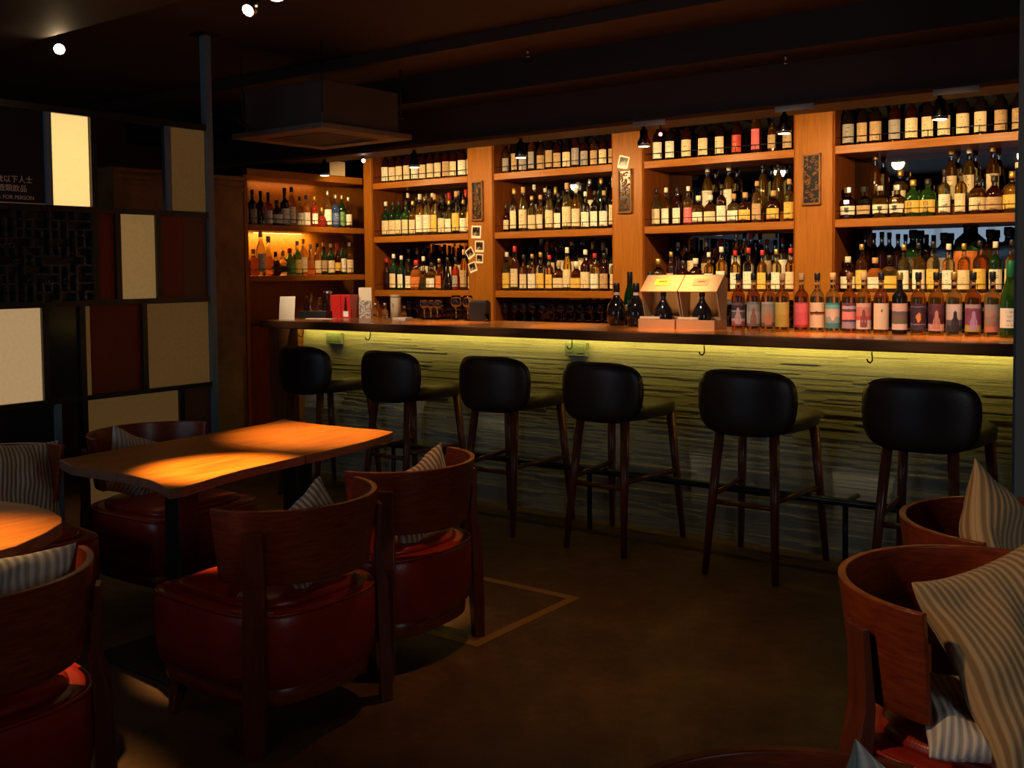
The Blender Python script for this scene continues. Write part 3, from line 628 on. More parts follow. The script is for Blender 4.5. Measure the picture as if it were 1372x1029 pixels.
# dark round flagons and wine bottles on the counter
for x, y, w in ((-3.14, 5.20, 'leftmost of three'), (-2.985, 5.16, 'middle of three'), (-2.865, 5.22, 'rightmost of three, beside the gift boxes')):
    o = bottle('round', 'black', 'black', 'black', None, (x, y, 1.12), .3, 1.05, 'black round bottle with pink neck band on counter, ' + w, 'dark round bottles on the counter')
    bm = bm_new(); lathe(bm, [(.0185, .155), (.0165, .165), (.0165, .188)], 16); obj('neck_band', bm, mat('neck_pink', (.55, .36, .30), .5), o)
for x, y, w in ((-3.10, 5.285, 'with red sash, behind the flagons on the left'), (-2.965, 5.29, 'with neck tag, behind the flagons on the right')):
    bottle('wine', 'dark green', 'dark green', 'black', 'tan' if x < -3.05 else 'red', (x, y, 1.12), .3, 1.0, 'dark wine bottle ' + w, 'wine bottles on the counter')
# writing on whisky labels, as brushed characters
def text(body, size, mt, parent=None, loc=(0, 0, 0), rot=(PI / 2, 0, 0), ext=.0004, name='lettering', align='CENTER', sx=1):
    cu = bpy.data.curves.new(name, 'FONT'); cu.body = body; cu.size = size; cu.align_x = align; cu.align_y = 'CENTER'; cu.extrude = ext
    cu.materials.append(mt); o = bpy.data.objects.new(name, cu); C.objects.link(o); o.location = loc; o.rotation_euler = rot; o.scale = (sx, 1, 1)
    bpy.context.view_layer.update()
    me = bpy.data.meshes.new_from_object(o.evaluated_get(bpy.context.evaluated_depsgraph_get())); bpy.data.objects.remove(o)
    o = bpy.data.objects.new(name, me); C.objects.link(o); o.location = loc; o.rotation_euler = rot; o.scale = (sx, 1, 1)
    if parent: o.parent = parent
    return o
ink = mat('ink_black', (.02, .015, .012), .6)
for o in [o for o in bpy.data.objects if o.name.startswith('bottle') and 'middle shelf, rightmost bay' in o.get('label', '') and 'front row' in o['label']]:
    lb = [c for c in o.children if c.name.startswith('label')]
    if not lb: continue
    i = NUM.index(o['label'].split(' from left')[0].split(', ')[-1])
    if i in (4, 5): text('白\n州', .034, ink, lb[0], (0, -.0495, .0625), name='lettering')
    elif i in (0, 2, 3): text('響', .034, ink, lb[0], (0, -.0505, .058), name='lettering')
    elif i in (6, 8): text('山崎', .02, ink, lb[0], (0, -.0385 if i == 6 else -.0495, .07 if i == 6 else .06), name='lettering')

# ------------------------------------------------------------------ glasses under the low shelves
gl = mat('stem_glass', (.95, .95, .95), .02, 0, **{'Transmission Weight': 1.0, 'IOR': 1.45})
def wine_glass_mesh(h=.165, rb=.036):
    bm = bm_new()
    lathe(bm, [(.031, 0), (.031, .002), (.006, .006), (.0035, .012), (.0035, h * .45), (.008, h * .48), (rb * .8, h * .58), (rb, h * .70), (rb * .92, h * .86), (rb * .82, h), (rb * .80, h), (rb * .90, h * .86), (rb * .97, h * .70), (rb * .77, h * .585), (.004, h * .5)], 18)
    return mesh('wine_glass', bm, gl)
wg = wine_glass_mesh()
wg_s = wine_glass_mesh(.14, .030)
def glasses(xs, y, z, me, where, grp):
    for i, x in enumerate(xs):
        o = bpy.data.objects.new('wine_glass', me); C.objects.link(o); o.location = (x, y, z)
        tag(o, 'clear stemmed glass, %s from left, %s' % (NUM[i], where), 'glass', grp)
glasses(lin(-5.95, -5.22, 9), 6.37, 1.04, wg, 'front row under low shelf, leftmost bay', 'stemmed glasses in the leftmost bay')
glasses(lin(-5.92, -5.25, 8), 6.46, 1.04, wg, 'back row under low shelf, leftmost bay', 'stemmed glasses in the leftmost bay')
glasses(lin(-4.85, -3.89, 12), 6.37, 1.04, wg, 'front row under low shelf, second bay', 'stemmed glasses in the second bay')
glasses(lin(-4.81, -3.93, 11), 6.46, 1.04, wg, 'back row under low shelf, second bay', 'stemmed glasses in the second bay')
glasses(lin(-3.54, -2.56, 10), 6.40, 1.04, wg_s, 'row under low shelf, third bay', 'stemmed glasses in the third bay')
for x, w in ((-4.40, 'left'), (-4.30, 'right')):
    o = bpy.data.objects.new('wine_glass', wg); C.objects.link(o); o.location = (x, 5.24, 1.12)
    tag(o, 'clear stemmed glass on the counter beside the black box, ' + w + ' of two', 'glass', 'stemmed glasses on the counter')

# ------------------------------------------------------------------ things on the counter, left end
paper = mat('cream_card', (.74, .60, .42), .6)
ZT = 1.12
t = thing('menu_card', 'cream menu card leaning back at left end of counter', 'menu card', (-5.57, 4.80, ZT), .55)
bm = bm_new(); box(bm, -.055, .055, -.002, .002, 0, .165, M4=Matrix.Rotation(math.radians(-12), 4, 'X')); obj('card', bm, paper, t)
bm = bm_new(); box(bm, -.03, .03, 0, .07, 0, .003); obj('stand', bm, M['black_plastic'], t)
t = thing('condiment_caddy', 'low black caddy holding jars behind the menu card', 'caddy', (-5.58, 5.08, ZT), .2)
bm = bm_new(); box(bm, -.12, .12, -.05, .05, 0, .05); obj('tray', bm, M['black_plastic'], t, bevel=.004)
for k, (x, h_) in enumerate(((-.08, .11), (-.03, .13), (.035, .10), (.085, .12))):
    bm = bm_new(); lathe(bm, [(.018, .052), (.021, .056), (.021, .05 + h_ * .6), (.012, .05 + h_ * .75), (.012, .05 + h_)], 14, cx=x); obj('jar', bm, [G['dark amber'], G['clear'], G['clear'], G['brown']][k], t)
tag(boxobj('leaflet', (-.11, .11, -.03, .03, 0, .004), paper, None, 0, (-5.42, 4.98, ZT), (0, 0, .2)), 'small pale leaflet lying flat on counter before the red box', 'leaflet')
t = thing('steel_jug', 'slim steel jug standing between the menu card and red box', 'jug', (-5.60, 5.22, ZT))
bm = bm_new(); lathe(bm, [(.028, 0), (.03, .004), (.026, .10), (.030, .17), (.034, .19)], 18); obj('body', bm, M['chrome'], t)
bm = bm_new(); tube(bm, [(.03, 0, .16), (.06, 0, .14), (.055, 0, .08), (.028, 0, .06)], .004, 8); obj('handle', bm, M['chrome'], t)
redbox = mat('red_carton', (.50, .015, .012), .35)
t = thing('gift_carton', 'glossy red carton with bottle window on counter', 'gift box', (-5.41, 5.20, ZT), .25)
bm = bm_new(); box(bm, -.085, .0, -.05, .05, 0, .165); obj('carton', bm, redbox, t, bevel=.002)
bm = bm_new(); box(bm, .002, .08, -.05, .05, 0, .165); obj('sleeve', bm, redbox, t, bevel=.002)
bm = bm_new(); box(bm, .02, .062, -.0515, -.05, .01, .05); obj('printed_label', bm, LAB['white'], t)
bm = bm_new(); tube(bm, [(.041, -.051, .055), (.041, -.051, .10), (.041, -.051, .15)], [.012, .008, .004], 10); obj('printed_bottle', bm, G['dark amber'], t)
t = thing('price_card', 'tall blank cream card standing behind the patterned card', 'card', (-5.30, 5.30, ZT), .2)
boxobj('card', (-.055, .055, -.002, .002, 0, .215), paper, t)
m = mat('patterned_card', (.4, .35, .3), .6); N, L, B = nodes(m); L.new(ramp(m, noise_tex(m, coords(m), 70, 3), [(.44, (.16, .10, .08)), (.56, (.55, .47, .38))]), B.inputs['Base Color'])
t = thing('postcard', 'grey patterned postcard standing in front of cream card', 'card', (-5.235, 5.23, ZT), .2)
boxobj('card', (-.05, .05, -.002, .002, 0, .125), m, t)
random.seed(9)
for i in range(7):
    x = -5.13 + .045 * i; hgt = random.uniform(.07, .11); bm = bm_new(); r = .02
    lathe(bm, [(r * .9, 0), (r, .003), (r, hgt * .62), (r * .45, hgt * .75), (r * .4, hgt)], 14)
    o = obj('bitters_bottle', bm, rc([G['clear'], G['clear'], G['pale gold'], G['brown']]), None, (x, 5.25 + (.03 if i % 2 else -.02), ZT))
    bm = bm_new(); lathe(bm, [(r * .5, hgt * .98), (r * .5, hgt * 1.2)], 10); obj('cap', bm, CAP[rc(['black', 'silver'])], o)
    tag(o, 'small bitters bottle on counter, %s from left beside the postcard' % NUM[i], 'bottle', 'bitters bottles on the counter')
t = thing('cylindrical_tin', 'tall cream cylinder tin standing on counter before corner post', 'tin', (-4.88, 5.17, ZT))
bm = bm_new(); lathe(bm, [(.036, 0), (.036, .155), (.034, .16)], 24); obj('body', bm, mat('cream_tin', (.66, .50, .30), .45), t)
bm = bm_new(); lathe(bm, [(.0375, .15), (.0375, .168), (.034, .17)], 24); obj('lid', bm, mat('tin_lid', (.5, .38, .22), .4), t)
bm = bm_new(); tube(bm, [(.005, -.037, .11), (.015, -.0372, .105), (.005, -.0372, .098), (.018, -.0370, .09), (.008, -.037, .082)], .0018, 6); obj('printed_mark', bm, ink, t)
tag(boxobj('napkin_stack', (-.06, .06, -.04, .04, 0, .018), mat('napkins', (.6, .45, .33), .8), None, .002, (-4.77, 5.12, ZT)), 'short stack of napkins on counter right of cream tin', 'napkins')
t = thing('menu_box', 'upright black menu holder on counter in front of pillar', 'menu holder', (-4.19, 5.23, ZT), .1)
boxobj('holder', (-.065, .065, -.03, .03, 0, .125), M['black_plastic'], t, .003)
boxobj('menus', (-.058, .058, -.02, .02, .125, .135), M['dark_wall'], t)
glasses([-4.70, -4.64, -4.58], 5.26, ZT, wg_s, 'on the counter right of the napkins', 'small glasses by the napkins')
t = thing('shot_glass', 'tiny glass at right foot of black menu holder', 'glass', (-4.095, 5.18, ZT)); bm = bm_new(); lathe(bm, [(.013, 0), (.016, .05), (.014, .05), (.012, .008)], 14); obj('bowl', bm, gl, t)
# gift boxes with a bottle in each
card_box = mat('gift_card', (.60, .33, .15), .55); card_in = mat('gift_card_inner', (.42, .27, .15), .6)
for k, (x, w) in enumerate(((-2.765, 'left one, with yellow seal'), (-2.53, 'right one, with printed crest'))):
    t = thing('gift_box', 'open kraft gift box with raised slanting lid on counter, ' + w, 'gift box', (x, 5.07, ZT), 0, 'gift boxes on the counter')
    bm = bm_new(); box(bm, -.113, .113, -.075, -.072, 0, .052); box(bm, -.113, .113, .072, .075, 0, .052); box(bm, -.113, -.110, -.072, .072, 0, .052); box(bm, .110, .113, -.072, .072, 0, .052); box(bm, -.11, .11, -.072, .072, 0, .003)
    obj('base', bm, card_box, t)
    bm = bm_new()
    for a in (-.113, .107):
        v = [bm.verts.new(p) for p in [(a, .071, .052), (a, .0, .052), (a, -.045, .200), (a, .045, .285), (a, .088, .275)]]
        w_ = [bm.verts.new((p.co.x + .006, p.co.y, p.co.z)) for p in v]
        bm.faces.new(v); bm.faces.new(w_[::-1])
        for q in range(5): bm.faces.new((v[q], v[(q + 1) % 5], w_[(q + 1) % 5], w_[q]))
    v = [bm.verts.new(p) for p in [(-.107, .070, .052), (.107, .070, .052), (.107, .086, .275), (-.107, .086, .275)]]; bm.faces.new(v)
    obj('back_flap', bm, card_in, t)
    bm = bm_new(); P0 = [(-.115, -.05, .200), (.115, -.05, .200), (.115, .045, .288), (-.115, .045, .288)]
    a = [bm.verts.new(p) for p in P0]; b = [bm.verts.new((p[0], p[1] - .003, p[2] + .005)) for p in P0]
    bm.faces.new(a[::-1]); bm.faces.new(b)
    for q in range(4): bm.faces.new((a[q], a[(q + 1) % 4], b[(q + 1) % 4], b[q]))
    lid = obj('lid', bm, card_box, t)
    bm = bm_new(); q = [(-.045, -.020, .2328), (.045, -.020, .2328), (.045, .018, .268), (-.045, .018, .268)]
    v = [bm.verts.new(p) for p in q]; bm.faces.new(v)
    for f in bm.faces: pass
    obj('seal', bm, mat('seal_%d' % k, (.80, .55, .05) if k == 0 else (.42, .23, .10), .5), lid, (0, -.0022, .0036))
    bm = bm_new()
    for c in range(5): tube(bm, [(-.02 + .01 * c, -.004 - .003 * (c % 2), .2512), (-.012 + .01 * c, .004, .2584)], .0015, 5)
    obj('crest', bm, mat('crest_ink_%d' % k, (.25, .14, .05), .6), lid, (0, -.0025, .0042))
    o = bottle('round', 'black', 'black', 'black', None, (x + .01, 5.06, ZT + .004), .3, .93, 'black round bottle standing inside the %s open gift box' % ('left' if k == 0 else 'right'), 'bottles in the gift boxes')
    bm = bm_new(); lathe(bm, [(.0175, .160), (.0155, .17), (.0155, .176)], 14); obj('neck_band', bm, CAP['gold'], o)
    bm = bm_new(); box(bm, -.085, .035, -.004, .0, -.006, .006, M4=Matrix.Rotation(.05, 4, 'Z')); 
    tag(obj('booklet', bm, paper, None, (x - .02, 5.07 - .065, ZT + .06)), 'thin white booklet resting on front edge of %s gift box' % ('left' if k == 0 else 'right'), 'booklet', 'booklets in the gift boxes')
t = thing('small_card', 'white price card on top of side shelving beside lamp', 'card', (-6.33, 6.03, 2.24), PI / 2)
boxobj('card', (-.085, .085, -.002, .002, 0, .125), paper, t)

# ------------------------------------------------------------------ lamps over the back bar
bulb_m = mat('bulb_glow', (1, .8, .5), .5, 0, **{'Emission Color': (1, .72, .40, 1), 'Emission Strength': 14})
LX = [(-6.02, 'leftmost, above side shelving'), (-5.08, 'second from left'), (-4.12, 'third from left'), (-3.18, 'fourth from left'), (-2.28, 'fifth from left'), (-1.446, 'rightmost')]
lp = thing('spot_lamp', 'small black pendant spot lamp hung over the back bar, ' + LX[0][1], 'lamp', (LX[0][0], 5.60, 2.20), 0, 'spot lamps over the back bar')
bm = bm_new(); lathe(bm, [(.036, 0), (.040, .003), (.040, .03), (.026, .055), (.024, .10), (.012, .108), (.010, .124)], 20)
obj('shade', bm, M['black_metal'], lp)
bm = bm_new(); lathe(bm, [(.0405, .008), (.0412, .01), (.0412, .016), (.0405, .018)], 20); obj('rim', bm, M['chrome'], lp)
bm = bm_new(); lathe(bm, [(.001, -.002), (.033, -.001), (.033, .0)], 20); obj('lens', bm, bulb_m, lp)
for i, (x, w) in enumerate(LX):
    if i: dup(lp, (x, 5.60, 2.20), 0, 'small black pendant spot lamp hung over the back bar, ' + w)
    if i >= 3:
        tag(boxobj('track_adapter', (-.11, .11, -.012, 0, -.016, .016), M['plate_grey'], None, .003, (x + .11, 5.474, 2.318)), 'pale grey metal plate on bulkhead edge above the %s spot lamp' % w, 'lamp fitting', 'metal plates on the bulkhead')
    lamp('SPOT', (x, 5.60, 2.19), 46.0, (1.0, .64, .27), target=(x + (.1 if i == 0 else 0), 6.3, 1.75), spot_size=math.radians(150), spot_blend=.7, shadow_soft_size=.04)
red = mat('red_glow', (1, .1, .05), .5, 0, **{'Emission Color': (1, .05, .05, 1), 'Emission Strength': 30})
bm = bm_new(); bmesh.ops.create_icosphere(bm, subdivisions=2, radius=.011)  # glowing red sphere, a point of red light on a stem
il = tag(obj('indicator_lamp', bm, red, None, (-3.065, 5.60, 2.264)), 'tiny glowing red light right of the fourth spot lamp', 'lamp')
bm = bm_new(); tube(bm, [(0, 0, .009), (0, 0, .062)], .004, 8); obj('stem', bm, M['black_metal'], il)
bm = bm_new(); bmesh.ops.create_icosphere(bm, subdivisions=2, radius=.014)
bb = tag(obj('bare_bulb', bm, mat('white_glow', (1, .8, .6), .5, 0, **{'Emission Color': (1, .85, .7, 1), 'Emission Strength': 18}), None, (-5.595, 5.60, 2.285)), 'tiny bright white bulb between the two leftmost spot lamps', 'lamp')
bm = bm_new(); tube(bm, [(0, 0, .012), (0, 0, .041)], .005, 8); obj('stem', bm, M['black_metal'], bb)
# lights added below the front beam, without fixtures: bottles and shelves, then counter pools
for x in (-5.55, -4.75, -3.95, -3.0, -2.2, -1.35):
    lamp('SPOT', (x, 4.88, 2.52), 60, (1.0, .66, .30), target=(x, 5.85, 1.25), spot_size=math.radians(66), spot_blend=.9, shadow_soft_size=.04)
for x in (-5.15, -4.25, -3.38, -2.65, -1.80, -1.20):
    lamp('SPOT', (x, 4.95, 2.54), 230, (1.0, .56, .2), target=(x, 4.98, 1.1), spot_size=math.radians(26), spot_blend=1, shadow_soft_size=.03)

# added spots without fixtures, further out in the room, that light the counter bottles
for x, z in ((-5.4, 2.35), (-4.6, 2.35), (-3.75, 2.5), (-2.7, 2.76), (-1.9, 2.76), (-1.3, 2.76)):
    lamp('SPOT', (x + .1, 3.75, z), 120, (1.0, .80, .58), target=(x, 5.12, 1.22), spot_size=math.radians(34), spot_blend=1, shadow_soft_size=.03)

# ------------------------------------------------------------------ ceiling spots
def ceiling_spot(x, y, z, target, w, ztop=2.70, glow=60):
    t = thing('ceiling_spot', w, 'lamp', (x, y, z), 0, 'ceiling spot lamps')
    q = (Vector(target) - Vector((x, y, z))).to_track_quat('-Z', 'Y').to_euler()
    bm = bm_new(); lathe(bm, [(.030, 0), (.034, .004), (.034, .035), (.022, .06), (.020, .085), (.006, .088)], 20); s = obj('shade', bm, M['chrome'], t, rot=q)
    bm = bm_new(); lathe(bm, [(.001, -.003), (.027, -.002), (.027, .0)], 20)
    obj('lens', bm, mat('hot_lens', (1, .8, .5), .5, 0, **{'Emission Color': (1, .70, .36, 1), 'Emission Strength': glow}), s)
    bm = bm_new(); tube(bm, [(0, 0, .05), (0, 0, ztop - z)], .006, 8); obj('stem', bm, M['black_metal'], t)
    return t
ceiling_spot(-3.77, 3.06, 2.63, (-3.4, 1.0, 1.0), 'ceiling spot lamp with glowing face, at top left of centre', 2.82)
ceiling_spot(-3.69, 3.16, 2.69, (-3.45, 3.0, .74), 'ceiling spot lamp pointing down, right of the glowing one', 2.82, 25)
ceiling_spot(-5.30, 3.03, 2.66, (-3.0, 1.0, 1.2), 'bright ceiling spot lamp beyond the divider screen, at far left', 2.82)
# beams of the table, divider and floor spots, then added fill
lamp('SPOT', (-3.69, 3.15, 2.66), 520, (1.0, .56, .18), target=(-3.40, 3.10, .74), spot_size=math.radians(28), spot_blend=1, shadow_soft_size=.02)
lamp('SPOT', (-3.14, 2.06, 2.66), 1000, (1.0, .60, .20), target=(-3.10, 2.34, .74), spot_size=math.radians(20), spot_blend=.9, shadow_soft_size=.015)
lamp('SPOT', (-2.80, 1.08, 2.66), 520, (1.0, .58, .21), target=(-2.82, 1.16, .74), spot_size=math.radians(28), spot_blend=.9, shadow_soft_size=.02)
lamp('SPOT', (-5.45, 2.9, 2.62), 40, (1.0, .62, .28), target=(-5.1, 2.85, 1.0), spot_size=math.radians(80), spot_blend=.9, shadow_soft_size=.04)
lamp('SPOT', (-2.2, 2.9, 2.68), 45, (1.0, .42, .13), target=(-2.35, 3.3, 0), spot_size=math.radians(60), spot_blend=1, shadow_soft_size=.03)
lamp('SPOT', (-1.5, .3, 2.68), 9, (1.0, .50, .20), target=(-2.5, 2.2, .45), spot_size=math.radians(50), spot_blend=1, shadow_soft_size=.05)  # added warm fill on the front armchair, no fixture
lamp('SPOT', (-1.9, .9, 2.5), 75, (1.0, .58, .26), target=(-.5, 2.4, .65), spot_size=math.radians(44), spot_blend=1, shadow_soft_size=.05)  # added spot that brightens the right armchairs, no fixture

# ------------------------------------------------------------------ air conditioner
ac = thing('ceiling_cassette', 'grey ceiling cassette air conditioner with square grille hung on rods', 'air conditioner', (-4.98, 4.62, 2.30))
boxobj('body', (-.36, .36, -.33, .33, .035, .30), M['ac_body'], ac, .008)
bm = bm_new()
for a, b in (((-.42, .42, -.39, -.22), 0), ((-.42, .42, .22, .39), 0), ((-.42, -.24, -.22, .22), 0), ((.24, .42, -.22, .22), 0)): box(bm, *a, 0, .035)
obj('fascia', bm, M['ac_grey'], ac, bevel=.006)
bm = bm_new()
for s in (-1, 1):
    box(bm, -.25, .25, s * .235 - .01, s * .235 + .01, -.006, .0); box(bm, s * .255 - .01, s * .255 + .01, -.22, .22, -.006, 0)
obj('louvre', bm, M['ac_body'], ac)
boxobj('grille', (-.238, .238, -.218, .218, .004, .03), M['beam_dark'], ac)
for sx, sy in ((-.37, -.34), (.37, -.34), (-.37, .34), (.37, .34)):
    bm = bm_new(); tube(bm, [(sx, sy, .1), (sx, sy, .52)], .005, 6); tube(bm, [(sx * .93, sy * .93, .14), (sx * 1.04, sy * 1.04, .14)], .008, 6); obj('hanging_rod', bm, M['dark_steel'], ac)
bm = bm_new(); tube(bm, [(-.30, -.33, .05), (-.45, -.36, .16), (-.5, -.37, .20), (-.8, -.3, .19)], .009, 8); obj('pipe', bm, M['dark_steel'], ac)

# small sprinkler heads / hooks in the beams
for x, y, z, w in ((-3.62, 5.0, 2.75, 'left one above second bay'), (-2.15, 5.3, 2.57, 'right one above third bay')):
    t = thing('sprinkler_head', 'small metal sprinkler head under ceiling beam, ' + w, 'sprinkler', (x, y, z), 0, 'sprinkler heads')
    bm = bm_new(); lathe(bm, [(.006, -.045), (.014, -.043), (.014, -.04), (.004, -.036), (.005, -.02), (.01, -.014), (.012, 0)], 12); obj('body', bm, M['chrome'], t)

# ------------------------------------------------------------------ divider screen
dv = thing('divider_screen', 'tall black framed divider screen of cream, red and clear panels', 'room divider', (-5.0, 2.7, 0))
def dbox(name, y0, y1, z0, z1, m, t=.012, parent=dv, xo=0, bevel=0):
    o = boxobj(name, (-t / 2 + xo, t / 2 + xo, y0 - 2.7, y1 - 2.7, z0, z1), m, parent, bevel); return o
YA, YB_ = 1.3, 3.76
for z0, z1 in ((2.265, 2.30), (1.77, 1.80), (1.285, 1.315), (.795, .82), (.06, .10)): dbox('rail', YA, YB_ - .04, z0, z1, M['black_lacquer'], .05)
dbox('post', 3.725, 3.765, 0, 2.82, M['blue_and_daylit_steel'], .05)
dbox('post', YA - .04, YA, 0, 2.30, M['black_lacquer'], .05)
bm = bm_new(); box(bm, -.06, .06, 3.685 - 2.7, 3.805 - 2.7, 2.808, 2.8195); obj('ceiling_plate', bm, M['dark_steel'], dv)
ROW = {1: (1.80, 2.265), 2: (1.315, 1.77), 3: (.82, 1.285), 4: (.10, .795)}
def post(y, r, w=.03, m=None): dbox('mullion', y - w / 2, y + w / 2, *ROW[r], m or M['black_lacquer'], .045)
def pane(y0, y1, r, m, name='panel', t=.008): return dbox(name, y0, y1, *ROW[r], M[m], t)
for y, r, m_ in ((2.775, 1, 'blue_and_daylit_steel'), (3.02, 1, None), (3.47, 1, 'blue_and_daylit_steel'), (1.95, 1, None), (3.015, 2, None), (3.147, 2, None), (3.395, 2, None), (1.80, 2, None), (2.73, 3, None), (2.93, 3, None), (3.293, 3, None), (2.1, 3, None), (2.785, 4, 'blue_and_daylit_steel'), (2.93, 4, None), (3.52, 4, None), (2.1, 4, None)): post(y, r, .032, M[m_] if m_ else None)
pane(2.80, 3.00, 1, 'panel_backlit'); pane(3.49, 3.72, 1, 'panel_olive'); pane(1.32, 1.93, 1, 'panel_mid')
pane(3.165, 3.38, 2, 'panel_mid'); pane(3.032, 3.13, 2, 'panel_red'); pane(3.412, 3.56, 2, 'panel_red'); pane(3.562, 3.72, 2, 'panel_brown'); pane(1.32, 1.78, 2, 'panel_red')
pane(2.12, 2.713, 3, 'panel_soft'); pane(2.946, 2.98, 3, 'panel_olive'); pane(2.982, 3.277, 3, 'panel_red'); pane(3.31, 3.72, 3, 'panel_olive')
pane(2.946, 3.503, 4, 'panel_olive'); pane(3.537, 3.72, 4, 'panel_brown'); pane(2.12, 2.768, 4, 'smoked_glass')
pane(3.037, 3.453, 1, 'clear_glass', 'glass_pane'); pane(2.747, 2.913, 3, 'smoked_glass', 'glass_pane')
# the notice: dark glass with white characters, set in the second opening of the top row
sg = pane(1.967, 2.757, 1, 'smoked_glass', 'notice')
def sign_text(s, z, size, y1=2.715):
    o = text(s, size, M['sign_white'], sg, (.006, y1 - 2.7, z), (PI / 2, 0, PI / 2), .0004, align='RIGHT'); return o
sign_text('十八歲以下人士', 1.917, .037, 2.695); sign_text('禁售或飲酒類飲品', 1.873, .037, 2.665); sign_text('NO SALE OF LIQUOR FOR PERSON', 1.830, .027, 2.70)
dbox('sill_strip', 1.967, 2.757, 1.800, 1.806, M['sign_white'], .02, sg, .008)
# carved lattice (fretwork) in the second row
bm = bm_new(); random.seed(12)
y0, y1, z0, z1 = 1.82, 3.0, 1.315, 1.77
cols, rows_ = 26, 10
for c in range(cols + 1):
    y = y0 + (y1 - y0) * c / cols
    for r in range(rows_):
        if random.random() < .66: box(bm, -.018, .018, y - 2.7 - .006, y - 2.7 + .006, z0 + (z1 - z0) * r / rows_, z0 + (z1 - z0) * (r + 1) / rows_ + .004)
for r in range(rows_ + 1):
    z = z0 + (z1 - z0) * r / rows_
    for c in range(cols):
        if random.random() < .5: box(bm, -.016, .016, y0 - 2.7 + (y1 - y0) * c / cols, y0 - 2.7 + (y1 - y0) * (c + 1) / cols, z - .005, z + .005)
for k in range(34):
    cy, cz = random.uniform(y0 + .05, y1 - .05) - 2.7, random.uniform(z0 + .05, z1 - .05); r = random.uniform(.012, .022)
    tube(bm, [(.014, cy + r * math.cos(q), cz + r * math.sin(q)) for q in [i * .9 for i in range(8)]], .005, 6)
lac = mat('lattice_lacquer', (.07, .08, .09), .2, .6); obj('lattice', bm, lac, dv, bevel=0)
dbox('lattice_backing', y0, y1, z0, z1, M['black_lacquer'], .004, dv, -.03)

# ------------------------------------------------------------------ tables
def table(name, label, outline, zt, th, loc, col, base, mats=None):
    cx, cy = loc
    t = thing('table', label, 'table', (cx, cy, 0), 0, 'wave edged wooden tables')
    bm = bm_new(); prism(bm, [(x - cx, y - cy) for x, y in outline], zt - th, zt, 0, 1)
    obj('tabletop', bm, [M['table_wood'], M['table_edge']], t, bevel=.003)
    bm = bm_new(); box(bm, -col, col, -col, col, .012, zt - th); obj('pedestal', bm, M['dark_steel'], t, (0, 0, 0), bevel=.004)
    bm = bm_new(); box(bm, -base, base, -base, base, 0, .012); obj('base_plate', bm, M['dark_steel'], t, bevel=.004)
    bm = bm_new(); box(bm, -.14, .14, -.14, .14, zt - th - .01, zt - th); obj('mounting_plate', bm, M['dark_steel'], t)
    return t
T1 = [(-3.76, 2.10), (-3.60, 2.055), (-3.45, 2.065), (-3.28, 2.085), (-3.13, 2.075), (-3.02, 2.045), (-2.936, 2.015), (-2.93, 2.06), (-2.95, 2.14), (-2.985, 2.26), (-3.01, 2.38), (-3.02, 2.5), (-3.03, 2.6), (-3.035, 2.694), (-3.80, 2.694), (-3.79, 2.4)]
T2 = [(-3.80, 2.70), (-3.035, 2.70), (-3.04, 2.80), (-3.055, 2.92), (-3.07, 3.05), (-3.10, 3.16), (-3.13, 3.26), (-3.155, 3.315), (-3.24, 3.325), (-3.36, 3.305), (-3.52, 3.29), (-3.68, 3.285), (-3.80, 3.295), (-3.885, 3.32), (-3.83, 3.15), (-3.81, 2.95)]
table('table', 'near half of the long wavy edged table, lit orange, beside front armchair', T1, .74, .035, (-3.36, 2.36), .045, .24)
table('table', 'far half of the long wavy edged table, nearest the bar stools', T2, .74, .035, (-3.42, 2.99), .045, .24)
T3 = [(-3.45, .70), (-3.2, .68), (-2.95, .69), (-2.78, .72), (-2.70, .80), (-2.68, .95), (-2.645, 1.10), (-2.645, 1.25), (-2.66, 1.36), (-2.73, 1.48), (-2.80, 1.565), (-2.86, 1.60), (-2.98, 1.63), (-3.10, 1.635), (-3.22, 1.61), (-3.40, 1.60)]
table('table', 'orange rounded corner table cut off at the left edge', T3, .74, .04, (-3.05, 1.12), .045, .22)

